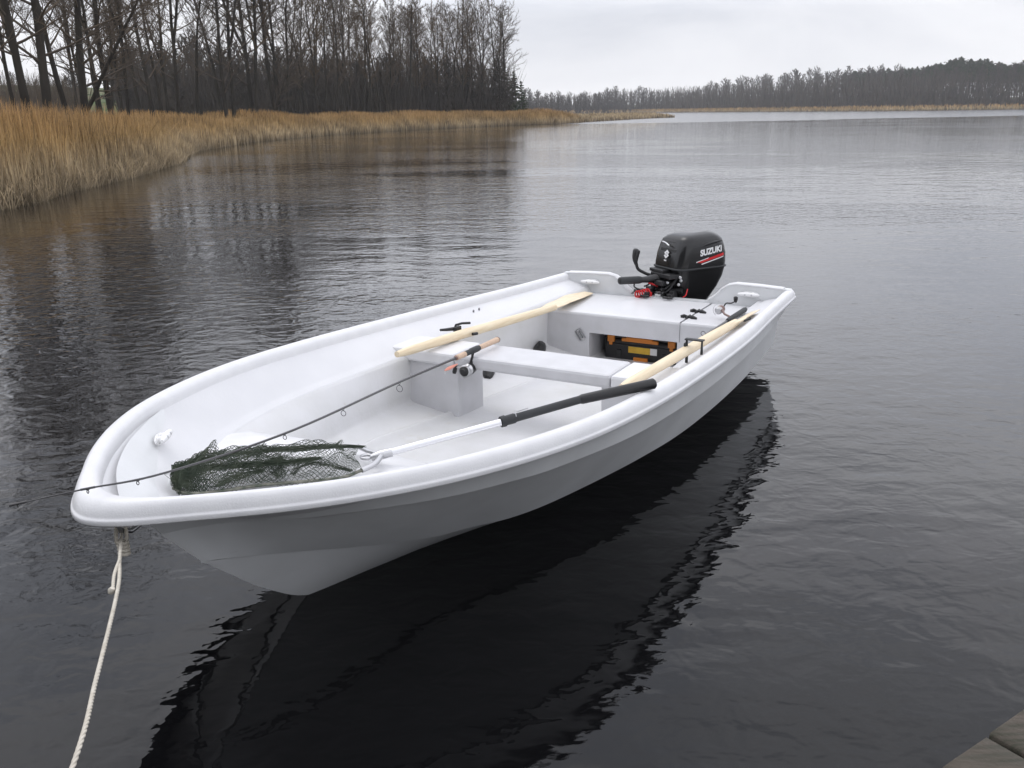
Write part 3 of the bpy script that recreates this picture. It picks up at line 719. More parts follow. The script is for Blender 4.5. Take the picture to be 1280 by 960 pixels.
# ------------------------------------------------------------------ fishing rods
def guides(m_, P, tlist, drop, root):
    for q, r_ in tlist:
        i = q*(len(P)-1); k = min(int(i), len(P)-2); c = P[k].lerp(P[k+1], i-k); d = (P[k+1]-P[k]).normalized()
        g = MB(); dn = (Vector(drop)-d*Vector(drop).dot(d)).normalized()
        g.ring(c+dn*(r_*2.0), d, r_, .0012, 18, 5); g.tube([c+d*.012, c+dn*r_*1.0], .0012, 4); g.tube([c-d*.012, c+dn*r_*1.0], .0012, 4)
        g.tube([c-d*.018, c+d*.018], .0042 if r_ > .007 else .003, 6)
        part('guide', g, M_ROD, root)
rod = thing('fishing_rod', 'long fishing rod with cork handle and black reel, reaching over the bow', 'fishing rod', (1.85, -.23, .44))
ra = bz(622, 424.5, .462); rb_ = bz(570, 447.5, .462); rm1 = bz(497, 478.5, .475); rm2 = bz(367, 537.5, .535); rm3 = bz(210, 590, .605); rm4 = bz(105, 611.5, .650); rtip = bz(15, 631, .66)
seatp = ra.lerp(rb_, .52)
hb = MB(); dd = (rb_-ra).normalized()
hb.tube([ra, ra+dd*.004, ra.lerp(rb_, .48)], [.012, .0135, .0115], 12); part('cork_handle', hb, M_CORK, rod)
hb = MB(); hb.tube([ra-dd*.008, ra+dd*.002], [.011, .0145], 12); hb.tube([rb_-dd*.005, rb_+dd*.008], [.0125, .008], 12); part('butt_cap', hb, M_BRONZE, rod)
hb = MB(); hb.tube([ra.lerp(rb_, .80), rb_], [.0125, .012], 12); part('foregrip', hb, M_CORK, rod)
hb = MB(); hb.tube([ra.lerp(rb_, .47), ra.lerp(rb_, .5), ra.lerp(rb_, .66), ra.lerp(rb_, .68), ra.lerp(rb_, .80)], [.013, .0145, .0145, .0125, .0125], 12); part('reel_seat', hb, M_RUB, rod)
PR = cr_curve([rb_, rm1, rm2, rm3, rm4, rtip], 8)
bl_ = MB(); bl_.tube(PR, [.0062-.0050*k/(len(PR)-1) for k in range(len(PR))], 8); part('blank', bl_, M_ROD, rod)
guides(None, PR, [(.195, .0135), (.315, .0095), (.415, .0065), (.66, .0045), (.79, .004), (.985, .003)], (0, 0, -1), rod)
def reel(root, foot, d, dn, side, s=1.0, handle_out=True):
    """spinning reel: foot under the seat, body below, spool axis along the rod"""
    r_ = MB(); b0 = foot+dn*.012; body = foot+dn*.075*s
    r_.tube(cr_curve([b0, foot+dn*.04*s-d*.004, body-d*.012], 5), [.007, .006, .006, .006, .007, .008, .009, .010, .011, .012, .013][:11], 8)
    r_.lathe(body-d*.03*s, d, [(0, .012*s), (.006*s, .020*s), (.03*s, .024*s), (.042*s, .022*s)], 16)
    ro = part('reel', r_, M_BLACK, root)
    sp_ = MB(); sp_.lathe(body+d*.012*s, d, [(0, .024*s), (.004*s, .025*s), (.005*s, .019*s), (.022*s, .019*s), (.024*s, .024*s), (.028*s, .0245*s), (.029*s, .018*s)], 22); part('spool', sp_, M_STEEL, root, parent=ro)
    kn = MB(); kn.lathe(body+d*.041*s, d, [(0, .020*s), (.003*s, .020*s), (.005*s, .012*s), (.012*s, .010*s)], 18); part('drag_knob', kn, M_BLACK, root, parent=ro)
    ba = MB(); ba.tube([body+d*(.02*s)+side.cross(d)*0+side*.027*s*math.cos(a)+dn*.027*s*math.sin(a)+d*.018*s*math.sin(a*1.0) for a in [k*math.pi/10 for k in range(11)]], .0014, 5); ba.lathe(body+dn*.026*s+d*.028*s, side, [(-.006, .006), (.006, .006)], 8); part('bail', ba, M_STEEL, root, parent=ro)
    ha = MB(); h0 = body-d*.008+side*.02*s; h1_ = h0+side*.024*s; h2_ = h1_+d*.012-side*-.006+dn*.035*s*.3
    ha.tube([h0, h1_], .004, 6); ha.tube([h1_, h1_+side*.022*s+dn*.004*s], .0035, 6); part('crank', ha, M_STEEL, root, parent=ro)
    kb = MB(); kp = h1_+side*.026*s; kb.tube([kp-dn*.004, kp+dn*.006, kp+dn*.022*s, kp+dn*.030*s], [.006, .0085, .0095, .007], 8, flat=[1.3]*4); part('crank_knob', kb, M_BLACK, root, parent=ro)
foot = ra.lerp(rb_, .60)
side1 = dd.cross(Vector((0, 0, 1))).normalized(); dn1 = Vector((0, 0, -1)); side1 = side1 if side1.y < 0 else -side1
reel(rod, foot, dd, (dn1+Vector((.28, -.10, 0))).normalized(), side1, 1.15)
lu = thing('fishing_lure', 'small pink and white lure hooked to the near rod by the reel', 'fishing lure', tuple(bz(562, 460, .43)))
l0 = bz(556, 463, .43); l1 = bz(572, 455, .435)
m_ = MB(); m_.tube([l0, l0.lerp(l1, .3), l0.lerp(l1, .6), l1], [.003, .008, .007, .002], 8); part('body', m_, M_PINK, lu)
m_ = MB(); m_.ring(l0+Vector((0, 0, -.010)), (0, 1, 0), .006, .0010, 12, 4); part('hook', m_, M_STEEL, lu)
m_ = MB(); m_.tube([l1, bz(580, 450, .445)], .001, 4); part('line', m_, M_STEEL, lu)
# second rod, on the stern deck
rod2 = thing('fishing_rod', 'fishing rod with a bronze reel and dark grip on the stern deck by the engine', 'fishing rod', (.33, .55, .36))
qa = bz(932, 386.5, .415); qb = bz(909, 401, .405); qc = bz(872, 426, .385); qd = qc+(qc-qb)*1.0+Vector((0, 0, -.03)); qe = Vector((2.6, .50, .26)); qe = qd+Vector((.55, .01, -.05))
m_ = MB(); m_.tube([qa, qa.lerp(qb, .06), qa.lerp(qb, .9), qb], [.011, .015, .014, .010], 12); part('grip', m_, M_RUB, rod2)
m_ = MB(); P2 = cr_curve([qb, qc, qd, qe], 8); m_.tube(P2, [.0065-.003*k/(len(P2)-1) for k in range(len(P2))], 8); part('blank', m_, M_ROD, rod2)
g = MB(); gc = bz(879, 417, .385); g.ring(gc, (qc-qb).normalized(), .012, .0016, 18, 5); g.tube([gc+Vector((0, 0, -.012)), gc+Vector((.02, .02, -.03))], .0015, 4); part('guide', g, M_ROD, rod2)
rc0 = bz(902, 386, .41)
rl = MB(); dxr = (qb-qa).normalized(); rl.lathe(rc0-dxr*.012, dxr, [(0, .012), (.01, .021), (.030, .023), (.038, .018)], 16); rl.tube([rc0, rc0.lerp(qb, .55)+Vector((0, 0, .006)), qa.lerp(qb, .75)], [.009, .006, .007], 8)
ro2 = part('reel', rl, M_BRONZE, rod2)
sp_ = MB(); sp_.lathe(rc0+dxr*.03, dxr, [(0, .020), (.004, .022), (.005, .016), (.02, .016), (.022, .021), (.026, .014)], 18); part('spool', sp_, M_STEEL, rod2, parent=ro2)
ck = MB(); k2 = bz(919.5, 376.5, .445); ck.tube(cr_curve([rc0+Vector((-.01, .01, .014)), bz(908, 379, .44), bz(914, 379, .44), k2], 5), .004, 6); part('crank', ck, M_BLACK, rod2, parent=ro2)
kb = MB(); kb.tube([k2+Vector((0, 0, -.008)), k2+Vector((0, 0, .006)), k2+Vector((0, 0, .022)), k2+Vector((0, 0, .028))], [.006, .012, .013, .006], 8); part('crank_knob', kb, M_BLACK, rod2, parent=ro2)
bw = MB(); bw.tube([rc0+dxr*.035+Vector((0, math.cos(a)*.036, math.sin(a)*.036)) for a in [R(60+k*18) for k in range(11)]], .0014, 5); part('bail', bw, M_STEEL, rod2, parent=ro2)

# ------------------------------------------------------------------ landing net
net = thing('landing_net', 'green landing net on the bow platform, its black-gripped handle resting on the port rim', 'landing net', (3.45, -.1, .402))
n0 = bz(819, 479, gz(2.45)+.033); n1_ = bz(725, 499.5, .540); n2_ = bz(626, 527.5, .508); n3_ = bz(486, 566, .440)
dn_ = (n3_-n0).normalized()
m_ = MB(); m_.tube([n0, n0+dn_*.006, n0.lerp(n1_, .97), n1_], [.014, .0195, .0175, .0150], 14); part('rubber_grip', m_, M_BLACK, net)
m_ = MB(); m_.tube([n1_, n2_.lerp(n1_, .18), n2_.lerp(n1_, .16), n2_], [.0145, .0145, .0175, .0165], 14); m_.tube([n2_.lerp(n1_, .05), n2_.lerp(n1_, .0)], [.020, .019], 14)
part('outer_tube', m_, M_RUB, net)
m_ = MB(); cc = n2_.lerp(n1_, .28); m_.tube([cc+Vector((.05, 0, .012)), cc+Vector((.052, -.005, .032)), cc+Vector((.03, -.005, .024)), cc+Vector((-.03, 0, .018))], .0018, 5); part('release_wire', m_, M_STEEL, net)
m_ = MB(); m_.tube([n2_, n3_], .0115, 12); sdv = dn_.cross(Vector((0, 0, 1))).normalized(); m_.tube([n2_+Vector((0, 0, -.006))-sdv*.010, n3_+Vector((0, 0, -.004))-sdv*.008], .0035, 6); part('inner_tube', m_, M_ALU, net)
y0_ = bz(464, 572, .430)
m_ = MB(); m_.tube([n3_-dn_*.01, n3_+dn_*.03, y0_], [.015, .016, .011], 12)
ya_ = bz(447, 558, .425); yb_ = bz(452, 588, .425)
m_.tube(cr_curve([n3_+dn_*.02, bz(466, 566, .43), ya_], 4), .008, 8); m_.tube(cr_curve([n3_+dn_*.02, bz(468, 580, .43), yb_], 4), .009, 8); m_.ring(bz(458, 571, .43), (0, 0, 1), .018, .005, 16, 6)
part('yoke', m_, M_STEEL, net)
fA = [ya_, bz(425, 558.5, .430), bz(340, 563, .445), bz(262, 573, .468), bz(216, 592, .475)]
fB = [yb_, bz(420, 598, .422), bz(330, 606, .425), bz(245, 617, .445), bz(216, 610, .460)]
for q_ in (fA, fB):
    m_ = MB(); m_.tube(cr_curve(q_, 6), .0055, 8); part('frame_arm', m_, M_FRAME, net)
random.seed(11)
CA, CB = cr_curve(fA, 16), cr_curve(fB, 16)
def lay(u, v):
    i = u*(len(CA)-1); k = min(int(i), len(CA)-2); q = i-k
    return CA[k].lerp(CA[k+1], q).lerp(CB[k].lerp(CB[k+1], q), v)
def nsn(x, y, s_): return math.sin(x*7.1+s_)*math.cos(y*5.3+s_*1.7)+.5*math.sin(x*17+y*11+s_*2.3)+.3*math.sin(x*31-y*23+s_)
bag = MB(); rad_ = .00060
def strands(fn, nu, nv, r_):
    G = [[fn(i/nu, j/nv) for j in range(nv+1)] for i in range(nu+1)]
    for i in range(nu):
        for j in range(nv+1):
            for dj in (-1, 1):
                if (i+j) % 2 == 0 and 0 <= j+dj <= nv or (i+j) % 2 == 1 and 0 <= j+dj <= nv and False:
                    pass
                if 0 <= j+dj <= nv and (i+j) % 2 == 0:
                    bag.tube([G[i][j], G[i+1][j+dj]], r_, 3, caps=False)
                if 0 <= j+dj <= nv and (i+j) % 2 == 0 and i > 0:
                    bag.tube([G[i][j], G[i-1][j+dj]], r_, 3, caps=False)
def f_main(sd, hgt, u0=0, u1=1, dx=0, sp=1.0):
    def fn(u, v):
        uu = u0+(u1-u0)*u; p = lay(uu, min(max(v*sp, 0), 1))
        lump = hgt*math.sin(math.pi*v)*(.4+.6*math.sin(math.pi*min(1, uu*1.1)))
        q = nsn(uu*2+dx, v, sd)
        return p+Vector((.010*nsn(uu*.4, v*.4, sd+4), .010*nsn(v*.4, uu*.4, sd+2), .004+max(lump+.010*q*hgt/.03, -.012 if v > .05 else 0)))
    return fn
strands(f_main(1.0, .030), 96, 32, rad_)
strands(f_main(2.3, .050, .22, 1.0), 84, 36, rad_)
strands(f_main(4.1, .038, .45, 1.0, .3), 66, 34, rad_*1.1)
strands(f_main(5.2, .060, .50, .98, .3), 56, 38, rad_*1.15)
strands(f_main(7.7, .050, .72, 1.0, .7), 46, 46, rad_*1.15)
strands(f_main(8.9, .070, .70, 1.0, .7), 46, 46, rad_*1.15)
# ropes of gathered mesh
def gather(pix, z, r_, n=40):
    base = cr_curve([bz(x, y, z) for x, y in pix], 10)
    for k in range(int(n*.75)):
        a = random.uniform(0, 6.28); o_ = [Vector((random.gauss(0, r_*2.1), random.gauss(0, r_*1.9), abs(random.gauss(0, r_*1.1)))) for _ in range(3)]
        m2 = len(base)
        bag.tube([base[i]+(o_[0].lerp(o_[2], i/m2)+o_[1]*math.sin(i*.5+a)*.6)*(.25+.75*math.sin(math.pi*(i+.5)/m2))+Vector((0, 0, .003)) for i in range(0, m2, 2)], .0007, 3, caps=False)
gather([(455, 560), (400, 561), (320, 567), (262, 574)], .445, .006, 34)
gather([(400, 575), (340, 583), (300, 586), (250, 590), (226, 594)], .46, .010, 90)
gather([(350, 572), (345, 585), (352, 598)], .44, .014, 60)
gather([(440, 590), (405, 582), (380, 583), (365, 595)], .425, .006, 30)
gather([(250, 585), (235, 598), (222, 612)], .46, .010, 110)
gather([(330, 590), (295, 600), (270, 610)], .45, .008, 40)
part('net_bag', bag, M_NET, net)

# ------------------------------------------------------------------ black gear on the sole
for (px_, py_, z_, L_, r_, an, lb_) in ((611, 465, .150, .10, .034, 205, 'black wedge-shaped item on the floor directly behind the starboard bench box'), (674, 437, .135, .12, .040, 200, 'black rounded item on the floor against the stern locker, far side')):
    c = bz(px_, py_, z_); g_ = thing('gear_pouch', lb_, 'pouch', (c.x, c.y, z_-.03)); m_ = MB()
    d = Vector((math.cos(R(an)), math.sin(R(an)), .12))
    m_.tube([c-d*L_*.9, c-d*L_*.6, c, c+d*L_*.45, c+d*L_*.6], [r_*.5, r_*.8, r_, r_*.9, r_*.4], 10); part('body', m_, M_BLACK, g_)
    m_ = MB(); m_.tube([c-d*L_*.5+Vector((0, 0, r_)), c+Vector((0, 0, r_*1.25)), c+d*L_*.3+Vector((0, 0, r_*.9))], .004, 6); part('strap', m_, M_RUB, g_)

# ------------------------------------------------------------------ mooring rope
rp = thing('mooring_rope', 'cream mooring rope knotted to the eye under the bow and running down to the jetty', 'rope', (-.93, 2.02, .5), inboat=False)
e0 = b2w((4.098, 0, .508)); ke = at_depth(161, 690, 2.02); k1 = at_depth(147, 738, 1.93); k2_ = at_depth(120, 850, 1.60); k3 = at_depth(92, 955, 1.38); k4 = Vector((-.66, .80, .43)); k5 = Vector((-.62, .42, .375)); k6 = Vector((-.60, .15, .368))
def rope(path, r_, m_, twist=180):
    C = cr_curve(path, 14); L_ = [0]
    for a, b_ in zip(C[:-1], C[1:]): L_.append(L_[-1]+(b_-a).length)
    n = int(L_[-1]/.004)+2; D = [];  j = 0
    for k in range(n):
        u = L_[-1]*k/(n-1)
        while j < len(L_)-2 and L_[j+1] < u: j += 1
        D.append((C[j].lerp(C[j+1], (u-L_[j])/max(L_[j+1]-L_[j], 1e-9)), u))
    for s3 in range(3):
        pts = []
        for i, (p, u) in enumerate(D):
            T_ = (D[min(i+1, n-1)][0]-D[max(i-1, 0)][0]).normalized(); a_ = T_.orthogonal().normalized() if i == 0 else (a_-T_*a_.dot(T_)).normalized(); b3 = T_.cross(a_)
            an = u*twist+s3*2.094; pts.append(p+(a_*math.cos(an)+b3*math.sin(an))*r_*.5)
        m_.tube(pts, r_*.58, 6)
m_ = MB(); rope([e0+Vector((0, 0, -.012)), e0.lerp(k1, .5)+Vector((0, 0, -.004)), k1, k2_, k3, k4, k5, k6], .0042, m_); part('strand', m_, M_ROPE, rp)
m_ = MB()
loopc = [e0+Vector((.010, 0, -.03)), e0+Vector((.012, 0, 0)), e0+Vector((.006, .004, .012)), e0+Vector((-.012, .004, .004)), e0+Vector((-.016, 0, -.03)), e0+Vector((-.010, 0, -.055))]
rope(loopc, .005, m_)
for k in range(4):
    c_ = e0+Vector((-.0, -.002, -.035-.010*k)); m_.ring(c_, (.15, .1, 1), .011, .0052, 16, 8)
part('knot', m_, M_ROPE, rp)
m_ = MB(); tt = at_depth(141, 737, 1.93); rope([e0.lerp(k1, .55), e0.lerp(k1, .55).lerp(tt, .5)+Vector((-.004, 0, 0)), tt], .0038, m_); m_.tube([tt+Vector((0, 0, .004)), tt+Vector((-.003, 0, -.002)), tt+Vector((-.006, 0, -.008))], [.005, .008, .006], 8); part('rope_end', m_, M_ROPE, rp)

# ------------------------------------------------------------------ jetty
M_PLANK = mat('weathered_planks', (.085, .068, .055), .85, noise=(7, (.035, .034, .022), 9, (1, 9, 1)), bump=(60, .9, .006))
M_MOSS = mat('beam_wood', (.07, .06, .045), .9, noise=(8, (.05, .06, .03), 6))
jt = thing('jetty', 'weathered wooden plank jetty at the lower right corner, gaps between boards', 'jetty', (1.0, 1.2, 0), inboat=False)
jt['_org'] = [0, 0, 0]; jt.location = (0, 0, 0)
je = Vector((.833, .554, 0)).normalized(); jn = Vector((.554, -.833, 0)); jp = Vector((.897, 1.465, .35))
random.seed(5)
jrot = Matrix((je, jn, Vector((0, 0, 1)))).transposed()
for k in range(-14, 9):
    wd = .150; off_ = (0.0 if k == 0 else random.uniform(-.012, .010)) if k not in (-1,) else .004
    m_ = MB(); Ln = 2.4
    c_ = jp+je*(.008+wd/2+k*(wd+.016))+jn*(Ln/2+off_)+Vector((0, 0, -.016+random.uniform(-.002, .002)))
    # plank with worn, slightly wavy upper surface
    rows = []
    for i in range(25):
        u = -Ln/2+Ln*i/24; wv = random.uniform(-.0015, .0015)
        rows.append([c_+jn*u+je*a+Vector((0, 0, z)) for a, z in ((-wd/2, -.018), (-wd/2+wv, .010), (-wd/2+.004+wv, .016), (-wd/4, .017+wv*.6), (0, .0165), (wd/4, .017-wv*.5), (wd/2-.004+wv, .016), (wd/2+wv, .010), (wd/2, -.018))])
    m_.grid(rows, True, closed=True); n_ = len(rows[0]); m_.add(rows[0], [tuple(range(n_))[::-1]], False); m_.add(rows[-1], [tuple(range(n_))], False)
    o_ = part('plank', m_, M_PLANK, jt)
    nl = MB()
    for w2 in (-.045, .045):
        nl.lathe(c_+jn*(-Ln/2+.10)+je*w2+Vector((0, 0, .0165)), (0, 0, 1), [(0, .004), (.0012, .004), (.002, .002)], 8)
    part('nail', nl, M_STEEL, jt, parent=o_)
m_ = MB()
for q in (.10, 1.2, 2.2): m_.box(jp+je*-.4+jn*q+Vector((0, 0, -.11)), (3.8, .10, .14), jrot, .006)
part('beam', m_, M_MOSS, jt)
for a in (-2.1, -.6, .9):
    m_ = MB(); m_.tube([jp+je*a+jn*.16+Vector((0, 0, -1.6)), jp+je*a+jn*.16+Vector((0, 0, -.045))], .06, 12); part('post', m_, M_MOSS, jt)

# ------------------------------------------------------------------ reeds
M_REED = bpy.data.materials.new('dry_reed'); M_REED.use_nodes = True; t = M_REED.node_tree; b = t.nodes['Principled BSDF']; b.inputs['Roughness'].default_value = .8; b.inputs['Specular IOR Level'].default_value = .2
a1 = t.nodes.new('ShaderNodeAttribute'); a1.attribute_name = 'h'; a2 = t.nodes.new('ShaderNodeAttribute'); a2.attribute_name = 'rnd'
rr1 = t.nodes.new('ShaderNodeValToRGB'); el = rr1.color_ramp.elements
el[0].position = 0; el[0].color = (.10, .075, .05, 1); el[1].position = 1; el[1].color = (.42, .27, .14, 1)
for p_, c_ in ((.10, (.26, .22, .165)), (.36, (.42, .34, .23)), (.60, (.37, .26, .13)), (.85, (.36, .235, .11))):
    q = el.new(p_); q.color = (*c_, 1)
rr2 = t.nodes.new('ShaderNodeValToRGB'); rr2.color_ramp.elements[0].color = (.30, .28, .26, 1); rr2.color_ramp.elements[1].color = (1.7, 1.62, 1.45, 1)  # random stalk tone; its dark end also paints in shadows between stalks
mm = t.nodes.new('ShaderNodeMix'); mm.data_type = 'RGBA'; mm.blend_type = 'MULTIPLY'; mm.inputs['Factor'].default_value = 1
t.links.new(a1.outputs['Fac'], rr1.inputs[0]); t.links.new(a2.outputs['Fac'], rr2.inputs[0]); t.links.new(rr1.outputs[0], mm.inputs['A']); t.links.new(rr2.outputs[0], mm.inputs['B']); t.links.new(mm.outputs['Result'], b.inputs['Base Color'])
def reeds(name, X, Y, Hh, Wd, lean=.12, z0=None, seed=1, nseg=3, plume=True):
    rs = np.random.RandomState(seed); n = len(X)
    Z = ground_h(X, Y)-.05 if z0 is None else z0
    Z = np.maximum(Z, -.25)
    az = rs.rand(n)*2*np.pi; la = np.abs(rs.randn(n))*lean; face = rs.rand(n)*np.pi
    wx, wy = np.cos(face), np.sin(face); Vs = []; hs = []
    for k in range(nseg+1):
        q = k/nseg; bend = la*Hh*q**1.8; cx = X+np.cos(az)*bend; cy = Y+np.sin(az)*bend; cz = Z+Hh*q*(1-.25*la*q)
        w = Wd*(1-.55*q) if not (plume and k == nseg-1) else Wd*1.15
        if k == nseg: w = Wd*.15
        for sg in (-1, 1): Vs.append(np.stack([cx+sg*wx*w/2, cy+sg*wy*w/2, cz], -1)); hs.append(np.full(n, q))
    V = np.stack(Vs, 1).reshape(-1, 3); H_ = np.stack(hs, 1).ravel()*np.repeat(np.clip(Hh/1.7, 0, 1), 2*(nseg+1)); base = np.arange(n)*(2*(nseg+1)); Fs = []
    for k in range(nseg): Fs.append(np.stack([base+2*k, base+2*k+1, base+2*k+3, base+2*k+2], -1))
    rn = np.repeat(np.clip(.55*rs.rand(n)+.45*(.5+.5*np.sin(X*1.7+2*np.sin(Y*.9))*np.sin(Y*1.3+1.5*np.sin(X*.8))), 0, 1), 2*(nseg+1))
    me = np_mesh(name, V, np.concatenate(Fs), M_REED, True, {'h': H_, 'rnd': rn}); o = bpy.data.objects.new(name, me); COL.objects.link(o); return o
def along_bank(n, y0, y1, dmin, dmax, rs, xlo=-60, xhi=40, pw=1.0):
    X = []; Y = []
    tot = 0
    while tot < n:
        y = y0+(y1-y0)*rs.rand(n*2)**pw; x = rs.uniform(xlo, xhi, n*2); d = sdist(x, y); k = (d > dmin) & (d < dmax); X.append(x[k]); Y.append(y[k]); tot += k.sum()
    return np.concatenate(X)[:n], np.concatenate(Y)[:n]
def vnoise(x, y): return .5+.25*np.sin(x*.9+1.3*np.sin(y*.43))+.25*np.sin(y*.71+1.7*np.sin(x*.37+2))
rs = np.random.RandomState(4)
# near bed 12-48 m
x, y = along_bank(52000, 9, 50, -.15, 5.5, rs, -26, -6, 1.5)
hgt = (1.22+.45*vnoise(x, y))*(1-.55*np.exp(-np.maximum(sdist(x, y)+.3, 0)/.55))*rs.uniform(.75, 1.12, len(x))*np.clip(1.16-(y-12)*.0115, .72, 1.1)
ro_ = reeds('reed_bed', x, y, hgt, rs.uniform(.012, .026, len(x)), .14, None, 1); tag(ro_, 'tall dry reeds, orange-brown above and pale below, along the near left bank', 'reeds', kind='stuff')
x, y = along_bank(3200, 11, 60, .4, 4.5, rs, -26, -6, 1.3)
ro_ = reeds('reed_stalks', x, y, rs.uniform(1.4, 1.95, len(x))*np.clip(1.1-(y-12)*.010, .68, 1.0), rs.uniform(.014, .030, len(x)), .22, None, 8); tag(ro_, 'single taller reed stalks with seed heads standing above the near bed', 'reeds', kind='stuff')
x, y = along_bank(26000, 9, 60, -.65, .9, rs, -26, -6, 1.4)
ro_ = reeds('bent_reed_fringe', x, y, rs.uniform(.25, .75, len(x)), rs.uniform(.012, .022, len(x)), .45, None, 2, 3, False); tag(ro_, 'pale broken reed stalks at the foot of the bed by the water', 'reeds', kind='stuff')
x, y = along_bank(42000, 44, 122, -.8, 5.0, rs, -30, 16, 1.0)
hgt = (1.15+.35*vnoise(x*.6, y*.6))*(1-.45*np.exp(-np.maximum(sdist(x, y)+.8, 0)/.7))*rs.uniform(.75, 1.12, len(x))
ro_ = reeds('reed_bed', x, y, hgt, rs.uniform(.03, .055, len(x)), .14, None, 3); tag(ro_, 'lower orange-brown reeds along the bank running out to the point', 'reeds', kind='stuff')
x, y = along_bank(9000, 118, 195, -.5, 6.0, rs, -20, 34, 1.0)
ro_ = reeds('reed_bed', x, y, rs.uniform(.3, .8, len(x)), rs.uniform(.06, .12, len(x)), .2, None, 5); tag(ro_, 'low brown reeds on the narrow spit beyond the point', 'reeds', kind='stuff')
x, y = along_bank(14000, 200, 480, -1.5, 5.0, rs, -40, 220, 1.0)
ro_ = reeds('reed_bed', x, y, rs.uniform(.8, 1.7, len(x)), rs.uniform(.12, .25, len(x)), .2, None, 6); tag(ro_, 'thin tan reed fringe along the opposite shore', 'reeds', kind='stuff')

# ------------------------------------------------------------------ trees
M_BARK = mat('dark_bark', (.032, .029, .026), .95, spec=.1, noise=(3, (.052, .046, .038), 6, (1, 1, .3)), bump=(8, .8, .03))
M_TWIG = mat('bare_twigs', (.085, .072, .062), .95, spec=.05, noise=(.6, (.125, .098, .072), 3))
M_TWIG2 = mat('brown_catkin_twigs', (.12, .085, .050), .95, spec=.05, noise=(.6, (.085, .065, .048), 3))
M_TWIGF = mat('dark_bare_twigs', (.045, .040, .037), .95, spec=.05, noise=(.25, (.085, .072, .058), 3))
M_NEED = mat('dark_conifer_needles', (.020, .034, .017), .9, spec=.1, noise=(.8, (.045, .060, .026), 4))
M_PBARK = mat('pine_bark', (.16, .105, .075), .95, spec=.1, noise=(2, (.10, .075, .06), 4))
class TM:
    def __init__(s): s.V = []; s.F = []; s.n = 0
    def limb(s, P, rad, k=3):
        P = np.array(P); m = len(P); T = np.gradient(P, axis=0); T /= np.linalg.norm(T, axis=1)[:, None]+1e-9
        a = np.array([1., 0, 0]) if abs(T[0, 0]) < .8 else np.array([0, 1., 0])
        u = np.cross(T, a); u /= np.linalg.norm(u, axis=1)[:, None]; w = np.cross(T, u)
        an = np.arange(k)*2*np.pi/k; V = P[:, None]+(u[:, None]*np.cos(an)[None, :, None]+w[:, None]*np.sin(an)[None, :, None])*np.array(rad)[:, None, None]
        I = np.arange(m-1)[:, None]*k+np.arange(k)[None]; J = np.arange(m-1)[:, None]*k+(np.arange(k)[None]+1) % k
        s.F.append((np.stack([I, J, J+k, I+k], -1).reshape(-1, 4))+s.n); s.V.append(V.reshape(-1, 3)); s.n += m*k
    def mesh(s, name, m): return np_mesh(name, np.concatenate(s.V), np.concatenate(s.F), m, True)
def grow(rs, p, d, L, nseg, wig, upw):
    pts = [p]; step = L/nseg
    for _ in range(nseg):
        d = d+rs.randn(3)*wig+np.array([0, 0, upw]); d = d/np.linalg.norm(d); p = p+d*step; pts.append(p)
    return np.array(pts)
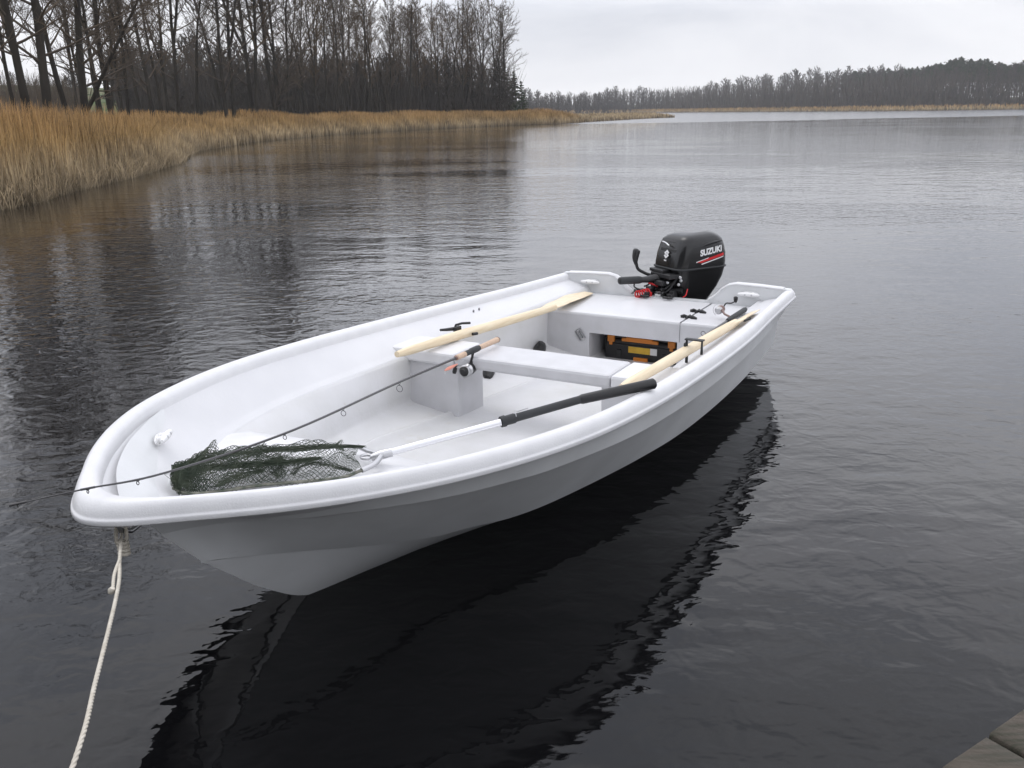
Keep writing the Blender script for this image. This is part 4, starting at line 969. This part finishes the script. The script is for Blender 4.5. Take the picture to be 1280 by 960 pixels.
def bare_tree(seed, H=14., r0=.17, start=.35, spread=.22, nl=30, lean=0., fork=False, tw=.016, ntw=7, asc=.55):
    rs = np.random.RandomState(seed); tr = TM(); cr_ = TM()
    d0 = np.array([lean, rs.randn()*.03, 1.]); d0 /= np.linalg.norm(d0)
    stems = []
    P = grow(rs, np.zeros(3)-np.array([0, 0, .3]), d0, H, 14, .035, .03); rad = r0*(1-np.linspace(0, 1, 15))**.8+.012; rad[0] *= 1.35; tr.limb(P, rad, 8); stems.append((P, rad, 1.0))
    if fork:
        k = 5; d = P[k+1]-P[k]; d = d/np.linalg.norm(d)+np.array([rs.choice([-1, 1])*.33, rs.randn()*.15, 0])
        Q = grow(rs, P[k], d, H*.6, 10, .04, .06); rq = r0*.6*(1-np.linspace(0, 1, 11))**.8+.012; tr.limb(Q, rq, 7); stems.append((Q, rq, .6))
    for P, rad, sc in stems:
        m = len(P)-1; n = int(nl*sc)
        for i in range(n):
            f = start+(1-start)*((i+rs.rand())/n)**.9 if sc == 1 else .15+.85*rs.rand()
            k = min(int(f*m), m-1); base = P[k]+(P[k+1]-P[k])*(f*m-k); T = P[k+1]-P[k]; T /= np.linalg.norm(T)
            az = i*2.4+rs.rand()*.9; hd = np.array([math.cos(az), math.sin(az), 0.])
            shape = math.sin(math.pi*min(1., (f-start)/(1-start)*.85+.18))**.7
            L = H*spread*(.35+.65*shape)*rs.uniform(.7, 1.2)
            d = hd*(1-asc)+T*asc*rs.uniform(.5, 1.3); d /= np.linalg.norm(d)
            B = grow(rs, base, d, L, 6, .10, .07); rb = max(rad[k]*.42, .016)*(1-np.linspace(0, 1, 7)*.8); cr_.limb(B, np.maximum(rb, tw*.6), 4)
            for j in range(5):
                g = .2+.8*(j+rs.rand())/5; kk = min(int(g*6), 5); b0 = B[kk]+(B[kk+1]-B[kk])*(g*6-kk); dd = B[kk+1]-B[kk]; dd /= np.linalg.norm(dd)
                dd = dd+rs.randn(3)*.55; dd[2] += .15; dd /= np.linalg.norm(dd); L2 = L*rs.uniform(.28, .5)*(1.15-g*.4)
                C = grow(rs, b0, dd, L2, 4, .13, .05); cr_.limb(C, np.linspace(tw*1.1, tw*.55, 5), 3)
                for q in range(ntw):
                    g2 = .1+.9*rs.rand(); k2 = min(int(g2*4), 3); c0 = C[k2]+(C[k2+1]-C[k2])*(g2*4-k2); d3 = C[k2+1]-C[k2]; d3 /= np.linalg.norm(d3)
                    d3 = d3+rs.randn(3)*.6; d3[2] += .1; d3 /= np.linalg.norm(d3); L3 = L2*rs.uniform(.3, .65)
                    D = grow(rs, c0, d3, L3, 2, .15, .03); cr_.limb(D, [tw*.55, tw*.45, tw*.3], 3)
    return tr, cr_
def tree_thing(name, trunk_me, crown_me):
    r = bpy.data.objects.new(name, None); r.empty_display_size = .3
    a = bpy.data.objects.new('trunk', trunk_me); b_ = bpy.data.objects.new('crown', crown_me); a.parent = r; b_.parent = r
    return r, a, b_
PROTO = []
def mkproto(name, tr, cr_, mt, mc): PROTO.append((name, tr.mesh(name+'_trunk', mt), cr_.mesh(name+'_crown', mc))); return len(PROTO)-1
NEAR = [mkproto('bare_tree', *bare_tree(10+i, 13.5, .105, .16+.05*(i % 3), .20, 36, (0, .02, -.03, .05)[i % 4], i % 3 == 1, .010, 7, .42), M_BARK, M_TWIG) for i in range(5)]
MID = [mkproto('bare_tree', *bare_tree(30+i, 14., .12, .28, .17, 36, 0, i % 3 == 1, .019, 8, .55), M_BARK, (M_TWIG, M_TWIG2, M_TWIG)[i % 3]) for i in range(6)]
FAR = [mkproto('bare_tree', *bare_tree(50+i, 13., .14, .12, .20, 34, 0, False, .075, 5, .6), M_BARK, (M_TWIGF, M_TWIGF)[i % 2]) for i in range(4)]
def conifer(seed, H, base, spread, pine):
    rs = np.random.RandomState(seed); tr = TM(); P = grow(rs, np.zeros(3)-np.array([0, 0, .3]), np.array([0, 0, 1.]), H, 8, .015, .05); tr.limb(P, .16*(1-np.linspace(0, 1, 9))**.8+.02, 7)
    Vs = []; n = 0
    nb = 60
    for i in range(nb):
        f = base+(1-base)*(i+rs.rand())/nb; z = f*H; k = min(int(f*8), 7); c0 = P[k]+(P[k+1]-P[k])*(f*8-k)
        g = (f-base)/(1-base); L = spread*H*((math.sin(math.pi*min(1, g*.8+.22))**.7) if pine else (1-g)**.8+.05)*rs.uniform(.6, 1.15); az = i*2.4+rs.rand()
        d = np.array([math.cos(az), math.sin(az), .35 if pine else -.18]); B = grow(rs, c0, d/np.linalg.norm(d), L, 4, .08, .04); tr.limb(B, np.linspace(.03, .01, 5), 3)
        m = int(34*(.4+L/(spread*H)))
        for _ in range(m):
            q = rs.rand()**.6; kk = min(int(q*4), 3); c = B[kk]+(B[kk+1]-B[kk])*(q*4-kk)+rs.randn(3)*L*.10*np.array([1, 1, .6]); s_ = rs.uniform(.10, .26)
            a = rs.randn(3); a /= np.linalg.norm(a); b_ = np.cross(a, rs.randn(3)); b_ /= np.linalg.norm(b_)
            Vs += [c-a*s_-b_*s_*.35, c+a*s_-b_*s_*.25, c+a*s_*.9+b_*s_*.3, c-a*s_*.8+b_*s_*.4]
    cm = TM(); cm.V = [np.array(Vs)]; cm.F = [np.arange(len(Vs)).reshape(-1, 4)]; cm.n = len(Vs); return tr, cm
PINE = [mkproto('pine_tree', *conifer(70+i, 15., .5, .17, True), M_PBARK, M_NEED) for i in range(3)]
SPR = [mkproto('spruce_tree', *conifer(80+i, 12., .06, .17, False), M_BARK, M_NEED) for i in range(3)]
def put(pi, x, y, s, rz, label, group=None, cat='tree', tilt=0.0, name=None, wide=1.0):
    while float(sdist(np.array(x, float), np.array(y, float))) < 3.2 and 0 < y < 200: x *= 1.03; y *= 1.03; s *= 1.02
    nm_, tm_, cm_ = PROTO[pi]; r, a, b_ = tree_thing(name or nm_, tm_, cm_)
    for o in (r, a, b_): COL.objects.link(o)
    r.location = (x, y, float(ground_h(x, y))); r.rotation_euler = (0, tilt, rz) if tilt else (0, 0, rz); r.scale = (s*wide, s*wide, s)
    tag(r, label, cat, group); return r
def px2xy(px, D): return ((px-640)/F_PX*D*1.0, D)
# individual trees on the near left bank: (pixel column of the foot, distance, scale, tilt in degrees to the right, thickness, label)
bank = [(24, 31, .80, -4, .7, 'slender bare tree at the far left edge of the reeds'), (36, 27, .95, -5, .75, 'thin bare tree second from the left edge, leaning left'),
        (51, 36, .9, -1, .7, 'thin upright bare tree between two darker trunks at left'), (71, 28, 1.05, -6, 1.15, 'thick dark bare trunk leaning left, rising out of the reeds at left'),
        (86, 27, 1.1, -1, 1.3, 'thickest straight bare trunk at left, next to the left-leaning one'), (119, 30, 1.0, -6, .95, 'dark bare trunk leaning left, beside the fallen-looking trunk'),
        (133, 33, 1.1, -1, 1.5, 'broad multi-branched bare tree behind the slanting trunk'), (106, 31, .62, 33, 1.4, 'short dark trunk slanting strongly to the right across its neighbours'),
        (154, 36, 1.0, 0, .8, 'straight narrow bare trunk left of the green meadow gap'), (168, 34, 1.0, 0, 1.25, 'bushy bare tree right beside the meadow gap'),
        (185, 40, 1.0, 2, .8, 'thin bare tree with dense twigs behind the reed corner'), (216, 40, 1.05, -4, .95, 'bare trunk leaning left near the end of the tall reeds'), (229, 41, 1.0, -3, .8, 'slim bare trunk paired with the left-leaning one by the inlet'),
        (246, 40, 1.1, 3, 1.0, 'bare trunk leaning slightly right where the tall reeds end'), (304, 56, 1.15, -3, 1.0, 'tall bare tree leaning left behind the low reeds'),
        (311, 60, 1.15, 0, 1.1, 'forked bare tree behind the low reeds'), (335, 56, 1.2, -1, 1.25, 'sturdy dark bare tree right of the forked one'), (364, 62, 1.2, -2, .9, 'bare tree leaning left above the low reeds'),
        (368, 68, 1.2, 1, .9, 'straight bare tree close behind the left-leaning one'), (374, 64, 1.15, 4, .9, 'bare tree tilting right beside the straight one'), (352, 66, .5, 24, .9, 'small slanting bare tree low among the trunks')]
random.seed(21)
for i, (px_, D, s, tl_, th_, lb_) in enumerate(bank):
    x, y = px2xy(px_, D); 
    o = put(NEAR[(1, 0, 2, 4, 3)[i % 5]] if 'forked' not in lb_ else NEAR[1], x, y, s, random.uniform(0, 6.28), lb_, 'bare trees on the near left bank', wide=1.0)
    # tilt about the view axis
    q = Quaternion((0, 1, 0), R(tl_)) @ Quaternion((0, 0, 1), random.uniform(0, 6.28)); o.rotation_mode = 'QUATERNION'; o.rotation_quaternion = q
    o.scale = (s*max(.8, min(1.25, th_)), s*max(.8, min(1.25, th_)), s)
random.seed(22)
for i in range(26):
    px_ = -30+i*16.5+random.uniform(-5, 5); D = random.uniform(46, 74)
    if i % 3 and px_ < 130 or i % 2 and px_ > 200: continue
    D = D*1; x, y = px2xy(px_, D)
    put(MID[i % 6], x, y, random.uniform(.85, 1.1), random.uniform(0, 6), 'slender bare tree in the second row behind the thick trunks on the left bank', 'second row of bare trees on the left bank')
# unseen evergreens added behind the viewer to shade the near hull side
for i in range(21):
    put(SPR[i % 3], -31+i*1.5+random.uniform(-1, 1), -11.0-random.uniform(0, 6), random.uniform(1.25, 1.6), random.uniform(0, 6), 'unseen evergreen tree added behind the viewer to shade the hull', 'unseen evergreens added to shade the hull', wide=1.3)
# the grove running out along the bank
grove = [(402, 78, .85), (413, 74, .95), (424, 84, 1.0), (436, 78, .9), (444, 86, 1.0), (455, 82, .9), (466, 90, 1.0), (478, 88, .95), (488, 94, 1.02), (498, 92, .98), (508, 98, 1.05), (519, 96, 1.25), (528, 104, 1.05), (535, 98, 1.0), (544, 104, 1.08), (552, 108, 1.0),
         (560, 102, 1.0), (569, 106, 1.1), (577, 110, 1.05), (585, 106, 1.1), (593, 112, 1.08), (600, 108, 1.12), (607, 114, 1.1), (614, 111, 1.15), (620, 116, 1.1), (627, 113, 1.14), (410, 100, 1.1), (430, 104, 1.1), (450, 108, 1.1), (470, 112, 1.1), (492, 114, 1.1), (512, 118, 1.15), (540, 120, 1.15), (566, 122, 1.15), (588, 124, 1.15), (390, 84, .9), (382, 90, 1.0)]
for i, (px_, D, s) in enumerate(grove):
    x, y = px2xy(px_, D); s *= (.93 if px_ < 480 else .86)
    if i == 11: put(MID[0], x, y, s*1.0, 1.0, 'tallest bare tree of the grove, its top reaching the upper edge of the view', 'bare trees of the grove on the left shore')
    else: put(MID[i % 6], x, y, s*random.uniform(.92, 1.04), random.uniform(0, 6.28), 'tall slender bare tree standing in the dense grove on the left shore', 'bare trees of the grove on the left shore')
x, y = px2xy(634, 112); put(MID[3], x, y, .90, .5, 'last bare tree of the grove, fanning out towards the open lake', 'bare trees of the grove on the left shore', wide=1.5)
for px_, D, s in ((640, 128, .62), (650, 135, .55), (658, 140, .45)):
    x, y = px2xy(px_, D); put(SPR[px_ % 3], x, y, s, px_, 'low dark evergreen tree huddled beyond the end of the grove', 'low evergreens beyond the grove', wide=1.5)
# dark wood on the slope behind
random.seed(33)
for i in range(22):
    px_ = 170+i*21+random.uniform(-4, 4); D = random.uniform(125, 170); x, y = px2xy(px_, D)
    hpx = np.interp(px_, [150, 260, 330, 450, 620, 660], [75, 88, 72, 66, 52, 34]); H = hpx*D/F_PX; gh = float(ground_h(x, y)); s = max((H+1.5-gh)/12., .3)
    put(SPR[i % 3], x, y, s*random.uniform(.85, 1.05), random.uniform(0, 6), 'dark evergreen tree in the wood on the slope behind the bare trees', 'evergreens in the wood behind the left shore', wide=1.35)
for i in range(84):
    px_ = -60+i*8.5+random.uniform(-5, 5); D = random.uniform(85, 150); x, y = px2xy(px_, D)
    hpx = np.interp(px_, [-60, 90, 150, 260, 330, 450, 620, 660], [34, 40, 70, 92, 78, 70, 56, 34]); s_ = max((hpx*D/F_PX+1.5-float(ground_h(x, y)))/13., .3)
    if 136 < px_ < 168: continue
    put(FAR[i % 4], x, y, s_*random.uniform(.82, 1.05), random.uniform(0, 6), 'grey-brown bare tree in the wood behind the front row of trunks', 'bare trees in the wood behind the left shore', wide=1.15)
# opposite shore
def fshore(px_):
    return float(np.interp(px_, [660, 740, 830, 900, 1000, 1100, 1200, 1280], [330, 400, 470, 450, 400, 350, 315, 300]))
random.seed(44)
for i in range(150):
    px_ = 655+i*(1290-655)/150+random.uniform(-2, 2); D = fshore(px_)+random.uniform(3, 34); x, y = px2xy(px_, D)
    hpx = np.interp(px_, [655, 700, 735, 770, 800, 830, 860, 872, 900, 935, 1000, 1040, 1200, 1240, 1290], [35, 33, 31, 35, 28, 23, 22, 27, 34, 36, 42, 43, 42, 44, 48])
    s = hpx*D/F_PX/13.*random.uniform(.82, 1.05)
    put(FAR[i % 4], x, y, s, random.uniform(0, 6), 'small grey bare tree in the wood along the opposite shore', 'bare trees along the opposite shore', wide=1.2)
for i in range(84):
    px_ = 1042+i*(1284-1042)/84+random.uniform(-2, 2); D = fshore(px_)+random.uniform(12, 50); x, y = px2xy(px_, D)
    hpx = np.interp(px_, [1040, 1100, 1150, 1170, 1200, 1240, 1280], [40, 40, 45, 52, 48, 45, 47]); s = hpx*D/F_PX/15.*random.uniform(.92, 1.04)
    put(PINE[i % 3], x, y, s, random.uniform(0, 6), 'dark green pine in the stand on the right part of the opposite shore', 'pines on the opposite shore', wide=1.25)
x, y = px2xy(1274, 285); put(MID[2], x, y, 1.25, 0, 'large bare tree with a round crown at the right end of the opposite shore', 'bare trees along the opposite shore', wide=1.6)
# undergrowth: twiggy thicket filling the feet of the woods
def thicket(name, X, Y, Hh, Wd, m_, label, seed):
    rs = np.random.RandomState(seed); n = len(X); Z = ground_h(X, Y)-.1; az = rs.rand(n)*6.28; la = rs.rand(n)*.5; fc = rs.rand(n)*3.14
    Vs = []
    for q in (0, .5, 1):
        cx = X+np.cos(az)*la*Hh*q; cy = Y+np.sin(az)*la*Hh*q; w = Wd*(1-.7*q)
        for sg in (-1, 1): Vs.append(np.stack([cx+sg*np.cos(fc)*w/2, cy+sg*np.sin(fc)*w/2, Z+Hh*q], -1))
    V = np.stack(Vs, 1).reshape(-1, 3); b0 = np.arange(n)*6; Fq_ = np.concatenate([np.stack([b0+2*k, b0+2*k+1, b0+2*k+3, b0+2*k+2], -1) for k in (0, 1)])
    o = bpy.data.objects.new(name, np_mesh(name, V, Fq_, m_)); COL.objects.link(o); tag(o, label, 'undergrowth', kind='stuff')
def field(n, pxa, pxb, Da, Db, seed):
    rs = np.random.RandomState(seed); px_ = rs.uniform(pxa, pxb, n); D = rs.uniform(Da, Db, n); return (px_-640)/F_PX*D, D
X, Y = field(16000, 175, 640, 95, 165, 1); k = sdist(X, Y) > 5; X, Y = X[k], Y[k]; thicket('undergrowth', X, Y, np.random.RandomState(2).uniform(1.5, 8, len(X)), .10, M_TWIGF, 'dark bare undergrowth at the foot of the wood on the left shore', 3)
X, Y = field(5000, -80, 135, 60, 120, 5); k = sdist(X, Y) > 5; X, Y = X[k], Y[k]; thicket('undergrowth', X, Y, np.random.RandomState(2).uniform(1.2, 4.5, len(X)), .06, M_TWIG, 'thin bare brush behind the reeds at the left edge', 3)
X, Y = field(34000, 650, 1330, 300, 520, 6); dd_ = sdist(X, Y); k = (dd_ > 4) & (dd_ < 45); X, Y = X[k], Y[k]; thicket('undergrowth', X, Y, np.random.RandomState(2).uniform(2, 11.5, len(X))*np.clip(.55+X/150., .5, 1.0), .42, M_TWIGF, 'grey-brown brush filling the wood on the opposite shore', 3)
# ------------------------------------------------------------------ haze
def add_haze():
    hz = MB(); x0, x1, y0_, y1, z0, z1 = -500, 600, -60, 640, -6, 45
    hz.add([(x, y, z) for x in (x0, x1) for y in (y0_, y1) for z in (z0, z1)], [(0, 1, 3, 2), (4, 6, 7, 5), (0, 4, 5, 1), (2, 3, 7, 6), (0, 2, 6, 4), (1, 5, 7, 3)], False)
    m = bpy.data.materials.new('haze'); m.use_nodes = True; t = m.node_tree; t.nodes.clear(); o = t.nodes.new('ShaderNodeOutputMaterial'); v = t.nodes.new('ShaderNodeVolumePrincipled')
    v.inputs['Color'].default_value = (.97, .98, 1.0, 1); v.inputs['Density'].default_value = .0004; v.inputs['Anisotropy'].default_value = .2; t.links.new(v.outputs[0], o.inputs['Volume'])
    tag(hz.build('haze', m), kind='stuff')
USE_HAZE = True
if USE_HAZE: add_haze()
for o in bpy.data.objects:
    if '_org' in o: del o['_org']
